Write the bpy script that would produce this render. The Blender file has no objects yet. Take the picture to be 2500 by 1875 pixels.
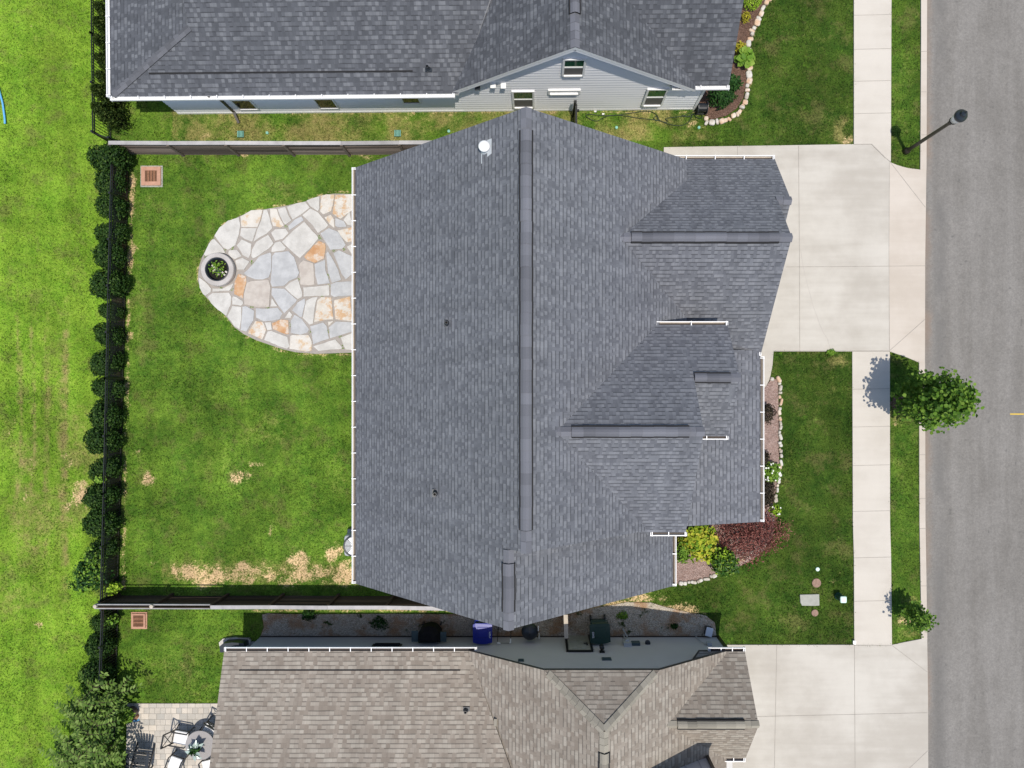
import bpy, math, random
import numpy as np
from mathutils import Vector, Matrix
random.seed(7)
RNG = np.random.default_rng(11)
R = math.radians
scene = bpy.context.scene
COL = scene.collection

# ------------------------------------------------------------------ camera, sky, sun, exposure
CAM_H, FPX, CX, CY = 28.0, 1820.0, 1310.0, 957.0      # metres, focal length in photo pixels, nadir point in the photo
cam_d = bpy.data.cameras.new('camera')
cam = bpy.data.objects.new('camera', cam_d)
COL.objects.link(cam)
cam.location = (0, 0, CAM_H)
cam_d.sensor_fit = 'HORIZONTAL'
cam_d.sensor_width = 36.0
cam_d.lens = 36.0 * FPX / 2500.0
cam_d.shift_x = (1250.0 - CX) / 2500.0
cam_d.shift_y = (CY - 937.5) / 2500.0
cam_d.clip_end = 2000
scene.camera = cam

SUN_DIR = Vector((0.109, -0.213, 1.0)).normalized()   # from the ground towards the sun
SUN_EL = math.asin(SUN_DIR.z)
world = bpy.data.worlds.new('World')
scene.world = world
world.use_nodes = True
wn = world.node_tree
sky = wn.nodes.new('ShaderNodeTexSky')
sky.sky_type = 'NISHITA'
sky.sun_disc = False
sky.sun_elevation = SUN_EL
sky.sun_rotation = math.atan2(SUN_DIR.x, SUN_DIR.y)
bg = wn.nodes['Background']
bg.inputs['Strength'].default_value = 0.15
wn.links.new(sky.outputs[0], bg.inputs['Color'])
sun_d = bpy.data.lights.new('sun', 'SUN')
sun_d.energy = 3.95
sun_d.angle = R(0.53)
sun_d.color = (1.0, 0.935, 0.84)
sun = bpy.data.objects.new('sun', sun_d)
COL.objects.link(sun)
sun.location = SUN_DIR * 60
sun.rotation_euler = SUN_DIR.to_track_quat('Z', 'Y').to_euler()
scene.view_settings.view_transform = 'Standard'
scene.view_settings.look = 'None'
scene.view_settings.exposure = 0.0
scene.view_settings.gamma = 1.0

# ------------------------------------------------------------------ helpers
def W(u, v, z=0.0):
    """photo pixel (2500 wide) at height z -> world point"""
    k = (CAM_H - z) / FPX
    return Vector(((u - CX) * k, (CY - v) * k, z))
def WL(pts, z=0.0):
    return [W(u, v, z) for u, v in pts]
def G(x, y, ox, oy, s):
    """crop coordinates -> photo pixel"""
    return (ox + x * s, oy + y * s)
S3 = 700.0 / 2212.0

def tag(o, label=None, cat=None, group=None, kind=None):
    if label: o['label'] = label
    if cat: o['category'] = cat
    if group: o['group'] = group
    if kind: o['kind'] = kind
    return o
def empty(name, loc=(0, 0, 0), rz=0.0):
    o = bpy.data.objects.new(name, None)
    COL.objects.link(o)
    o.location = loc
    o.rotation_euler = (0, 0, rz)
    o.empty_display_size = 0.2
    return o
def copy_tree(o, parent=None):
    c = o.copy()
    COL.objects.link(c)
    if parent: c.parent = parent
    for ch in list(o.children):
        copy_tree(ch, c)
    return c
ORD = ['first','second','third','fourth','fifth','sixth','seventh','eighth','ninth','tenth','eleventh','twelfth','thirteenth',
       'fourteenth','fifteenth','sixteenth','seventeenth','eighteenth','nineteenth','twentieth','twenty-first','twenty-second',
       'twenty-third','twenty-fourth','twenty-fifth','twenty-sixth','twenty-seventh','twenty-eighth','twenty-ninth','thirtieth',
       'thirty-first','thirty-second','thirty-third','thirty-fourth','thirty-fifth','thirty-sixth','thirty-seventh','thirty-eighth']

class MB:
    """collects faces into one mesh"""
    def __init__(s):
        s.v, s.f, s.m, s.uv = [], [], [], {}
    def add(s, verts, faces, mi=0):
        b = len(s.v)
        s.v += [tuple(p) for p in verts]
        for f in faces:
            s.f.append(tuple(b + i for i in f)); s.m.append(mi)
        return b
    def box(s, c, d, rz=0.0, mi=0, rx=0.0, ry=0.0):
        hx, hy, hz = d[0]/2, d[1]/2, d[2]/2
        M = Matrix.Rotation(rz, 3, 'Z') @ Matrix.Rotation(ry, 3, 'Y') @ Matrix.Rotation(rx, 3, 'X')
        c = Vector(c)
        vs = [c + M @ Vector((x, y, z)) for z in (-hz, hz) for x, y in ((-hx,-hy),(hx,-hy),(hx,hy),(-hx,hy))]
        s.add(vs, [(3,2,1,0),(4,5,6,7),(0,1,5,4),(1,2,6,5),(2,3,7,6),(3,0,4,7)], mi)
        return s
    def bar(s, p, q, w, h=None, mi=0):
        """square bar from p to q"""
        p, q = Vector(p), Vector(q)
        h = h or w
        d = (q - p).normalized()
        up = Vector((0,0,1)) if abs(d.z) < .95 else Vector((1,0,0))
        a = d.cross(up).normalized() * (w/2)
        b = d.cross(a).normalized() * (h/2)
        vs = [p-a-b, p+a-b, p+a+b, p-a+b, q-a-b, q+a-b, q+a+b, q-a+b]
        s.add(vs, [(0,1,2,3),(7,6,5,4),(1,0,4,5),(2,1,5,6),(3,2,6,7),(0,3,7,4)], mi)
        return s
    def tube(s, pts, r, n=8, mi=0, r2=None):
        pts = [Vector(p) for p in pts]
        rs = [r + ((r2 if r2 is not None else r) - r) * i / max(1, len(pts)-1) for i in range(len(pts))]
        vs = []
        for i, p in enumerate(pts):
            d = (pts[min(i+1, len(pts)-1)] - pts[max(i-1, 0)]).normalized()
            up = Vector((0,0,1)) if abs(d.z) < .95 else Vector((1,0,0))
            a = d.cross(up).normalized(); b = d.cross(a).normalized()
            for k in range(n):
                t = 2*math.pi*k/n
                vs.append(p + (a*math.cos(t) + b*math.sin(t)) * rs[i])
        fs = []
        for i in range(len(pts)-1):
            for k in range(n):
                fs.append((i*n+k, i*n+(k+1)%n, (i+1)*n+(k+1)%n, (i+1)*n+k))
        fs.append(tuple(range(n))[::-1]); fs.append(tuple((len(pts)-1)*n+k for k in range(n)))
        s.add(vs, fs, mi)
        return s
    def lathe(s, prof, c=(0,0,0), n=24, mi=0, cap=True):
        c = Vector(c)
        vs = [c + Vector((r*math.cos(2*math.pi*k/n), r*math.sin(2*math.pi*k/n), z)) for r, z in prof for k in range(n)]
        fs = []
        for i in range(len(prof)-1):
            for k in range(n):
                fs.append((i*n+k, i*n+(k+1)%n, (i+1)*n+(k+1)%n, (i+1)*n+k))
        if cap:
            fs.append(tuple(range(n))[::-1]); fs.append(tuple((len(prof)-1)*n+k for k in range(n)))
        s.add(vs, fs, mi)
        return s
    def prism(s, poly, z0, z1, mi=0, mside=None, zt=None):
        """poly: xy points; top at z1 (or zt(x,y)), bottom at z0"""
        a = sum(poly[i][0]*poly[(i+1)%len(poly)][1] - poly[(i+1)%len(poly)][0]*poly[i][1] for i in range(len(poly)))
        if a < 0: poly = poly[::-1]
        n = len(poly)
        top = [(p[0], p[1], zt(p[0], p[1]) if zt else z1) for p in poly]
        bot = [(p[0], p[1], z0) for p in poly]
        b = s.add(bot + top, [], mi)
        s.f.append(tuple(b+n+i for i in range(n))); s.m.append(mi)
        s.f.append(tuple(b+i for i in range(n))[::-1]); s.m.append(mi)
        for i in range(n):
            j = (i+1) % n
            s.f.append((b+i, b+j, b+n+j, b+n+i)); s.m.append(mi if mside is None else mside)
        return s
    def slab(s, plane, poly, t=0.16, mi=0, mside=1):
        """roof slab: footprint xy polygon on a plane (a,b,c): z=a+bx+cy, with uv in metres along and up the slope"""
        a, b, c = plane
        ar = sum(poly[i][0]*poly[(i+1)%len(poly)][1] - poly[(i+1)%len(poly)][0]*poly[i][1] for i in range(len(poly)))
        if ar < 0: poly = poly[::-1]
        g = math.hypot(b, c); L = math.sqrt(1+g*g)
        up = (b/g, c/g); al = (-c/g, b/g)
        n = len(poly)
        top = [(x, y, a+b*x+c*y) for x, y in poly]
        bot = [(x, y, z-t) for x, y, z in top]
        base = s.add(top + bot, [], mi)
        fi = len(s.f)
        s.f.append(tuple(base+i for i in range(n))); s.m.append(mi)
        s.uv[fi] = [((x*al[0]+y*al[1]), (x*up[0]+y*up[1])*L) for x, y in poly]
        s.f.append(tuple(base+n+i for i in range(n))[::-1]); s.m.append(mside)
        for i in range(n):
            j = (i+1) % n
            s.f.append((base+j, base+i, base+n+i, base+n+j)); s.m.append(mside)
        return s
    def build(s, name, mats, parent=None, smooth=False, loc=None, bevel=0.0):
        me = bpy.data.meshes.new(name)
        me.from_pydata(s.v, [], s.f)
        if not isinstance(mats, (list, tuple)): mats = [mats]
        for m in mats: me.materials.append(m)
        me.polygons.foreach_set('material_index', s.m)
        if s.uv:
            ul = me.uv_layers.new(name='UVMap')
            for fi, uvs in s.uv.items():
                p = me.polygons[fi]
                for li, uv in zip(p.loop_indices, uvs): ul.data[li].uv = uv
        if smooth:
            me.polygons.foreach_set('use_smooth', [True]*len(me.polygons))
        me.update()
        o = bpy.data.objects.new(name, me)
        COL.objects.link(o)
        if parent: o.parent = parent
        if loc is not None: o.location = loc
        if bevel:
            b = o.modifiers.new('bevel', 'BEVEL'); b.width = bevel; b.segments = 2; b.limit_method = 'ANGLE'
        return o

# ------------------------------------------------------------------ materials
class NT:
    def __init__(s, name):
        s.m = bpy.data.materials.new(name); s.m.use_nodes = True
        s.t = s.m.node_tree; s.p = s.t.nodes['Principled BSDF']
    def set(s, sock, v):
        if isinstance(v, bpy.types.NodeSocket): s.t.links.new(v, sock)
        elif isinstance(v, (tuple, list)) and len(v) == 3 and sock.type == 'RGBA': sock.default_value = (*v, 1)
        else: sock.default_value = v
    def n(s, ty, out=0, props=None, **ins):
        nd = s.t.nodes.new('ShaderNode'+ty)
        for k, v in (props or {}).items(): setattr(nd, k, v)
        for k, v in ins.items():
            key = int(k[1:]) if k[0] == 'i' and k[1:].isdigit() else k
            s.set(nd.inputs[key], v)
        return nd.outputs[out]
    def math(s, op, a, b=0.0, c=0.0, clamp=False):
        return s.n('Math', props={'operation': op, 'use_clamp': clamp}, i0=a, i1=b, i2=c)
    def mix(s, f, a, b, bt='MIX'):
        nd = s.t.nodes.new('ShaderNodeMix'); nd.data_type = 'RGBA'; nd.blend_type = bt
        s.set(nd.inputs[0], f); s.set(nd.inputs[6], a); s.set(nd.inputs[7], b)
        return nd.outputs[2]
    def pos(s): return s.n('NewGeometry')
    def noise(s, scale, detail=3.0, rough=.55, vec=None, out=0):
        return s.n('TexNoise', out=out, Vector=vec if vec is not None else s.pos(), Scale=scale, Detail=detail, Roughness=rough)
    def smap(s, v, lo, hi, a=0.0, b=1.0):
        return s.n('MapRange', props={'interpolation_type': 'SMOOTHSTEP'}, i0=v, i1=lo, i2=hi, i3=a, i4=b)
    def scale(s, sx, sy, sz=1.0):
        return s.n('Mapping', Vector=s.pos(), Scale=(sx, sy, sz))
    def mul(s, col, f):
        """colour times scalar socket"""
        return s.n('VectorMath', props={'operation': 'SCALE'}, i0=col, Scale=f)
    def bump(s, h, strength=.4, dist=.01):
        s.set(s.p.inputs['Normal'], s.n('Bump', Height=h, Strength=strength, Distance=dist))
    def out(s, color, rough=.85, spec=.3, metal=0.0):
        s.set(s.p.inputs['Base Color'], color); s.set(s.p.inputs['Roughness'], rough)
        s.p.inputs['Specular IOR Level'].default_value = spec; s.p.inputs['Metallic'].default_value = metal
        return s.m

def plain(name, c, rough=.6, spec=.4, metal=0.0, var=.18, scale=9.0, bump=0.0):
    t = NT(name)
    a = t.noise(scale, 4, .6)
    b = t.noise(scale*.13+.3, 2)
    f = t.math('MULTIPLY_ADD', a, var*2, 1-var)
    f = t.math('MULTIPLY', f, t.math('MULTIPLY_ADD', b, var, 1-var/2))
    if bump: t.bump(t.noise(scale*6, 3), bump, .01)
    return t.out(t.mul(c, f), rough, spec, metal)

def shingle(name, dark, mid, light, row=.143, tab=.17, lightness=.5, line=.62, patch=.12):
    t = NT(name)
    uv = t.n('UVMap')
    sp = t.t.nodes.new('ShaderNodeSeparateXYZ'); t.t.links.new(uv, sp.inputs[0])
    wob = t.math('MULTIPLY', t.math('SUBTRACT', t.noise(1.3, 2, vec=uv), .5), .035)
    v = t.math('DIVIDE', t.math('ADD', sp.outputs[1], wob), row)
    rw = t.math('FLOOR', v); fv = t.math('SUBTRACT', v, rw)
    rr = t.n('TexWhiteNoise', props={'noise_dimensions': '1D'}, W=rw)
    def cell(w, off, seed):
        u = t.math('MULTIPLY_ADD', rr, off, t.math('DIVIDE', sp.outputs[0], w))
        uf = t.math('FLOOR', u)
        vec = t.n('CombineXYZ', X=uf, Y=rw, Z=seed)
        return t.n('TexWhiteNoise', props={'noise_dimensions': '3D'}, Vector=vec), t.math('SUBTRACT', u, uf)
    w1, f1 = cell(tab, 37.3, 1.5)
    w2, f2 = cell(tab*1.75, 11.7, 5.5)
    w3, f3 = cell(tab*4.1, 23.1, 9.5)
    val = t.math('ADD', t.math('MULTIPLY', w1, .66), t.math('ADD', t.math('MULTIPLY', w2, .26), t.math('MULTIPLY', w3, .08)))
    cr = t.t.nodes.new('ShaderNodeValToRGB'); t.t.links.new(val, cr.inputs[0])
    e = cr.color_ramp.elements
    e[0].position, e[0].color = .16, (*dark, 1)
    e[1].position, e[1].color = .84, (*light, 1)
    m_ = e.new(lightness); m_.color = (*mid, 1)
    shadow_ln = t.math('MULTIPLY', t.math('LESS_THAN', fv, .24), t.math('GREATER_THAN', w1, .38))  # shadow line under each course, painted as darker dashes in the colour
    shade = t.math('MULTIPLY_ADD', shadow_ln, line-1.0, 1.0)
    gap = t.math('MULTIPLY', t.math('LESS_THAN', f1, .07), t.math('GREATER_THAN', w2, .5))
    shade = t.math('MULTIPLY', shade, t.math('MULTIPLY_ADD', gap, -.16, 1.0))
    big = t.math('MULTIPLY_ADD', t.noise(.55, 3, .6), patch*2, 1-patch)
    stv = t.noise(1.0, 4, .6, vec=t.n('Mapping', Vector=uv, Scale=(1.9, .16, 1)))
    big = t.math('MULTIPLY', big, t.math('MULTIPLY_ADD', t.smap(stv, .3, .7), .17, .915))
    gr = t.math('MULTIPLY_ADD', t.noise(55, 2, .7), .34, .83)
    shade = t.math('MULTIPLY', shade, t.math('MULTIPLY', big, gr))
    col = t.mul(cr.outputs[0], shade)
    h = t.math('ADD', t.math('MULTIPLY', w1, .6), t.math('MULTIPLY', t.math('SUBTRACT', 1.0, fv), .8))
    h = t.math('ADD', h, t.math('MULTIPLY', t.noise(60, 2), .3))
    t.bump(h, .45, .008)
    return t.out(col, .92, .25)

def boardmat(name, c, lo=.5, amp=1.0):
    t = NT(name); rnd = t.n('NewGeometry', out='Random Per Island')
    g = t.noise(6, 4, .65, vec=t.n('Mapping', Vector=t.pos(), Scale=(.35, .35, 3.0)))
    f = t.math('MULTIPLY', t.math('MULTIPLY_ADD', rnd, amp, lo), t.math('MULTIPLY_ADD', g, .9, .55))
    t.bump(g, .3, .006)
    return t.out(t.mul(c, f), .88, .15)
def capmat(name, c):
    t = NT(name); rnd = t.n('NewGeometry', out='Random Per Island')
    f = t.math('MULTIPLY', t.math('MULTIPLY_ADD', rnd, .42, .79), t.math('MULTIPLY_ADD', t.noise(40, 3, .7), .3, .85))
    t.bump(t.noise(60, 2), .4, .006)
    return t.out(t.mul(c, f), .92, .2)
def siding(name, c, pitch=.25, depth=.6):
    t = NT(name)
    sp = t.t.nodes.new('ShaderNodeSeparateXYZ'); t.t.links.new(t.pos(), sp.inputs[0])
    v = t.math('DIVIDE', sp.outputs[2], pitch)
    f = t.math('FRACT', v)
    dark = t.math('MULTIPLY_ADD', t.math('LESS_THAN', f, .16), -.36, 1.0)
    n = t.math('MULTIPLY_ADD', t.noise(1.1, 3), .10, .95)
    t.bump(t.math('SUBTRACT', 1.0, f), depth, .02)
    return t.out(t.mul(c, t.math('MULTIPLY', dark, n)), .55, .35)

def leafmat(name, dark, mid, light, rough=.6, trans=.25, spec=.22):
    t = NT(name)
    rnd = t.n('NewGeometry', out='Random Per Island')
    cr = t.t.nodes.new('ShaderNodeValToRGB'); t.t.links.new(rnd, cr.inputs[0])
    e = cr.color_ramp.elements
    e[0].position, e[0].color = .0, (*dark, 1)
    e[1].position, e[1].color = 1., (*light, 1)
    m_ = e.new(.55); m_.color = (*mid, 1)
    col = t.mul(cr.outputs[0], t.math('MULTIPLY_ADD', t.noise(3.0, 2), .5, .75))
    t.out(col, rough, spec)
    tr = t.n('BsdfTranslucent', Color=col)
    ms = t.n('MixShader', i0=trans, i1=t.p.outputs[0], i2=tr)
    t.t.links.new(ms, t.t.nodes['Material Output'].inputs[0])
    return t.m

def lawnmat(name, blade=False):
    t = NT(name)
    at = t.t.nodes.new('ShaderNodeAttribute'); at.attribute_name = 'tint'
    sp = t.t.nodes.new('ShaderNodeSeparateColor'); t.t.links.new(at.outputs['Color'], sp.inputs[0])
    soil, dry, front, field = sp.outputs[0], sp.outputs[1], sp.outputs[2], at.outputs['Alpha']
    n1 = t.noise(.8, 4, .6); n2 = t.noise(3.2, 4, .65); n3 = t.noise(14, 4, .8); n4 = t.noise(34, 3, .8)
    tone = t.smap(t.math('ADD', t.math('MULTIPLY', n1, .62), t.math('MULTIPLY', n2, .38)), .30, .70)
    n5 = t.noise(1.15, 5, .7, vec=t.n('Mapping', Vector=t.pos(), Location=(7.3, 2.1, 0)))
    olive = t.smap(n5, .50, .66)
    n6 = t.noise(2.4, 4, .7, vec=t.n('Mapping', Vector=t.pos(), Location=(1.3, 9.1, 0)))
    lime = t.smap(n6, .60, .72)
    back = t.mix(tone, (.056,.130,.014), (.140,.240,.027))
    fr = t.mix(tone, (.026,.063,.008), (.064,.108,.015))
    fi = t.mix(tone, (.118,.238,.018), (.215,.345,.034))
    col = t.mix(front, back, fr)
    col = t.mix(field, col, fi)
    col = t.mix(t.math('MULTIPLY', olive, .75), col, t.mix(.62, col, (.150,.135,.050)))
    col = t.mix(t.math('MULTIPLY', lime, .60), col, t.mul(t.mix(.40, col, (.17,.36,.03)), 1.15))
    dryc = t.mix(n2, (.21, .20, .055), (.32, .27, .11))
    dm = t.smap(t.math('ADD', t.math('MULTIPLY_ADD', t.math('SUBTRACT', n3, .5), .8, dry), t.math('MULTIPLY', t.math('SUBTRACT', n2, .5), 1.0)), .30, 1.05)
    col = t.mix(dm, col, dryc)
    soilc = t.mix(n3, (.42,.27,.13), (.70,.53,.31))
    sm = t.smap(t.math('ADD', soil, t.math('ADD', t.math('MULTIPLY', t.math('SUBTRACT', n2, .5), 1.5), t.math('MULTIPLY', t.math('SUBTRACT', n3, .5), 1.7))), .42, .98)
    shade = t.math('MULTIPLY_ADD', t.smap(t.noise(.42, 5, .62), .36, .64), .34, .83)
    mow = t.smap(t.noise(1.0, 3, .55, vec=t.n('Mapping', Vector=t.pos(), Scale=(1.5, .10, 1))), .38, .62)
    shade = t.math('MULTIPLY', shade, t.math('MULTIPLY_ADD', mow, .16, .92))
    if blade:
        col = t.mul(col, shade)
        rnd = t.n('NewGeometry', out='Random Per Island')
        col = t.mul(col, t.math('MULTIPLY_ADD', rnd, 1.35, .50))
        col = t.mix(t.math('MULTIPLY', t.math('GREATER_THAN', rnd, .93), .5), col, (.30, .29, .10))
        t.out(col, .55, .25)
        tr = t.n('BsdfTranslucent', Color=col)
        ms = t.n('MixShader', i0=.25, i1=t.p.outputs[0], i2=tr)
        t.t.links.new(ms, t.t.nodes['Material Output'].inputs[0])
        return t.m
    col = t.mix(sm, col, soilc)
    grain = t.math('MULTIPLY', t.math('MULTIPLY_ADD', n3, 2.0, .0), t.math('MULTIPLY_ADD', n4, 1.5, .25))
    col = t.mul(col, t.math('MULTIPLY', grain, shade))
    t.bump(t.math('ADD', n3, n4), .8, .03)
    return t.out(col, .95, .1)

M = {}
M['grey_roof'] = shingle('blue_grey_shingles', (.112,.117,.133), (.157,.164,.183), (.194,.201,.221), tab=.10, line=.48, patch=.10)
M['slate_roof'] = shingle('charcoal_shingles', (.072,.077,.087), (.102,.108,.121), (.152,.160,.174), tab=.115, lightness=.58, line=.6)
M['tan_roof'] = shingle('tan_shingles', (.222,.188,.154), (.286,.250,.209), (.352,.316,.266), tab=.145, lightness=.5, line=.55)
M['cap_grey'] = capmat('ridge_cap_grey', (.143,.147,.167))
M['cap_tan'] = capmat('ridge_cap_tan', (.285,.262,.215))
M['drip'] = plain('drip_edge_dark', (.05,.05,.055), .6)
M['slot'] = plain('vent_slot_black', (.012,.012,.013), .8)
M['white'] = plain('white_paint', (.80,.80,.79), .45, var=.05)
M['gutter_floor'] = plain('gutter_grit', (.085,.070,.060), .9, var=.3, scale=5)
M['gutter_cream'] = plain('gutter_silt', (.50,.44,.36), .9, var=.35, scale=3)
M['siding_light'] = plain('light_siding', (.86,.865,.88), .5, .3, var=.05, scale=1.5)
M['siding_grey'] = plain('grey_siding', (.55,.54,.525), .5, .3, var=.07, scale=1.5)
M['siding_white'] = siding('white_siding', (.6,.6,.6))
M['glass'] = NT('window_glass').out((.020,.075,.045), .06, .7)  # green reflection of lawn and trees put into the base colour
M['glass_dark'] = NT('window_glass_dark').out((.010,.016,.018), .06, .6)
M['screen'] = plain('insect_screen', (.115,.11,.105), .7, var=.1)
M['black_metal'] = plain('black_metal', (.012,.013,.014), .38, .5, var=.15)
M['bronze'] = plain('dark_bronze', (.030,.024,.018), .42, .5, var=.2)
M['charcoal'] = plain('charcoal_plastic', (.022,.028,.036), .35, .5, var=.15)
M['steel'] = plain('galvanised', (.62,.64,.66), .38, .5, .55, var=.1)
M['lead'] = plain('pale_flashing', (.55,.58,.61), .5, .4, var=.1)
M['ac_grey'] = plain('ac_grey_paint', (.42,.44,.45), .5, var=.08)
M['wood_pale'] = plain('pale_cut_wood', (.50,.44,.36), .8, .2, var=.25, scale=6)
M['blue_bin'] = plain('blue_plastic', (.008,.018,.240), .35, .5, var=.12)
M['green_bin'] = plain('dark_green_plastic', (.010,.042,.034), .4, .5, var=.12)
M['black_cloth'] = plain('black_cover', (.012,.011,.011), .8, .2, var=.3)
M['teal'] = plain('grey_teal_plastic', (.06,.095,.105), .5)
M['cushion'] = plain('white_fabric', (.80,.80,.79), .9, .1, var=.04)
M['slab_grey'] = plain('old_concrete', (.36,.36,.32), .9, .2, var=.3, scale=7)
M['brown_disc'] = plain('worn_soil_disc', (.30,.20,.155), .95, .1, var=.4, scale=16)
M['terracotta'] = plain('rusty_clay_concrete', (.46,.265,.185), .9, .2, var=.35, scale=8)
M['rust'] = plain('rusty_iron', (.33,.165,.095), .8, .3, var=.4, scale=12)
M['pit'] = plain('pit_black', (.008,.007,.006), .9)
M['hose_green'] = plain('green_hose', (.020,.040,.016), .5)
M['hose_blue'] = plain('light_blue_pipe', (.13,.43,.78), .4)
M['mint'] = plain('mint_plastic', (.22,.48,.40), .5)
M['pale_green'] = plain('pale_green_cap', (.62,.82,.72), .45, var=.05)
M['util_green'] = plain('utility_green', (.018,.075,.050), .45)
M['bark'] = plain('bark', (.10,.075,.055), .95, .1, var=.4, scale=18)
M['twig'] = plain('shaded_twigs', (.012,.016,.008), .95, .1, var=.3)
M['yellow_paint'] = plain('yellow_road_paint', (.62,.42,.06), .8, var=.2)
M['marking'] = plain('white_marking', (.62,.66,.72), .6, var=.05)
M['diffuser'] = plain('clear_lamp_globe', (.72,.72,.70), .3, .5, var=.05)
M['table'] = plain('grey_table_top', (.30,.285,.28), .6, var=.12)
M['wood'] = boardmat('weathered_boards', (.150,.120,.100), .35, 1.35)
M['wood_cap'] = boardmat('weathered_cap_boards', (.36,.35,.345), .78, .45)
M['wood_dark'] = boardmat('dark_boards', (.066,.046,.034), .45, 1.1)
M['slate_cap'] = capmat('ridge_cap_slate', (.112,.116,.128))
M['siding_grey2'] = plain('grey_panel', (.40,.41,.44), .6, var=.08)
M['pot'] = plain('glazed_pot', (.05,.035,.03), .4)

def concretemat(name, a, b, seed=0.0):
    t = NT(name)
    v = t.n('Mapping', Vector=t.pos(), Location=(seed, seed*.7, 0))
    n1 = t.noise(.32, 4, .55, vec=v); n2 = t.noise(2.2, 4, .6, vec=v); n3 = t.noise(40, 3, .7)
    st = t.noise(1.0, 3, .6, vec=t.n('Mapping', Vector=t.pos(), Scale=(.25, 2.4, 1)))
    k = t.smap(t.math('ADD', t.math('MULTIPLY', n1, .6), t.math('ADD', t.math('MULTIPLY', n2, .15), t.math('MULTIPLY', st, .25))), .36, .64)
    col = t.mix(k, a, b)
    col = t.mul(col, t.math('MULTIPLY_ADD', n3, .14, .93))
    sp = t.smap(t.noise(7.5, 2, .5, vec=v), .74, .80, 0, .22)
    col = t.mix(sp, col, (.35, .33, .30))
    t.bump(n3, .25, .004)
    return t.out(col, .88, .25)
M['concrete'] = concretemat('driveway_concrete', (.415,.383,.332), (.535,.505,.448))
M['sidewalk'] = concretemat('sidewalk_concrete', (.490,.450,.390), (.565,.525,.462), 5)
M['curb'] = concretemat('curb_concrete', (.47,.415,.35), (.55,.495,.43), 9)
M['joint'] = plain('joint_dirt', (.32,.295,.26), .95, var=.35, scale=6)
M['crack'] = plain('fine_crack', (.44,.41,.38), .95, var=.2, scale=6)

def asphaltmat():
    t = NT('asphalt')
    n1 = t.noise(.35, 4, .6)
    st = t.noise(1.0, 4, .65, vec=t.scale(1.5, .13))
    n3 = t.noise(15, 4, .85); n2 = t.noise(4.5, 4, .7)
    k = t.smap(t.math('ADD', t.math('MULTIPLY', st, .6), t.math('MULTIPLY', n1, .4)), .34, .66)
    col = t.mix(k, (.170,.160,.145), (.222,.211,.194))
    col = t.mul(col, t.math('MULTIPLY', t.math('MULTIPLY_ADD', n3, 1.15, .43), t.math('MULTIPLY_ADD', n2, .36, .82)))
    spots = t.smap(t.noise(4.2, 2, .5), .69, .77, 0, .55)
    col = t.mix(spots, col, (.115,.112,.105))
    # wear band and rusty silt along the curb
    sp = t.t.nodes.new('ShaderNodeSeparateXYZ'); t.t.links.new(t.pos(), sp.inputs[0])
    xe = t.math('ADD', sp.outputs[0], t.math('MULTIPLY', t.math('SUBTRACT', n2, .5), .35))
    silt = t.smap(xe, 14.72, 15.0, .55, 0.0)
    col = t.mix(t.math('MULTIPLY', silt, t.smap(t.noise(.3, 3), .35, .6)), col, (.27,.20,.15))
    b1 = t.math('MULTIPLY', t.smap(xe, 14.85, 15.15), t.smap(xe, 15.2, 15.65, 1, 0))
    col = t.mix(t.math('MULTIPLY', b1, t.smap(t.noise(.35, 3), .4, .62, 0, .55)), col, (.135,.13,.122))
    t.bump(n3, .5, .01)
    return t.out(col, .92, .2)
M['asphalt'] = asphaltmat()

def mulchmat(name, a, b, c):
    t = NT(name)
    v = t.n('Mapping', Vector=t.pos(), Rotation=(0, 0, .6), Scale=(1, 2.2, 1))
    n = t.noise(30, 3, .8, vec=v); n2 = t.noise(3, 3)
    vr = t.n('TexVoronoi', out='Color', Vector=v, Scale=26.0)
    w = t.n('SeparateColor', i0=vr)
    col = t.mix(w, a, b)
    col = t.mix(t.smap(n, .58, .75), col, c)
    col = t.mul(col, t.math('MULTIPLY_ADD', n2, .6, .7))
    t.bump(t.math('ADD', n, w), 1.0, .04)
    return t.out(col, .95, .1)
M['mulch_pink'] = mulchmat('faded_mulch', (.33,.215,.18), (.56,.42,.37), (.70,.60,.54))
M['mulch_brown'] = mulchmat('brown_mulch', (.11,.065,.045), (.27,.165,.125), (.44,.34,.28))
M['mulch_painted_shade'] = mulchmat('painted_hedge_shade', (.030,.022,.014), (.075,.052,.036), (.16,.12,.09))
def gravelmat():
    t = NT('pea_gravel')
    vr = t.n('TexVoronoi', out='Color', Vector=t.pos(), Scale=24.0)
    vd = t.n('TexVoronoi', out=0, Vector=t.pos(), Scale=24.0)
    w = t.n('SeparateColor', i0=vr)
    col = t.mix(w, (.46,.40,.31), (.74,.66,.54))
    col = t.mul(col, t.smap(vd, 0.0, .55, 1.15, .7))
    soil = t.smap(t.noise(.9, 4, .65), .44, .62)
    col = t.mix(t.math('MULTIPLY', soil, .85), col, (.36,.21,.11))
    moss = t.smap(t.noise(1.7, 4, .7, vec=t.n('Mapping', Vector=t.pos(), Location=(4, 2, 0))), .60, .68)
    col = t.mix(moss, col, (.035,.06,.012))
    t.bump(vd, 1.0, .03)
    return t.out(col, .92, .2)
M['gravel'] = gravelmat()
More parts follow.
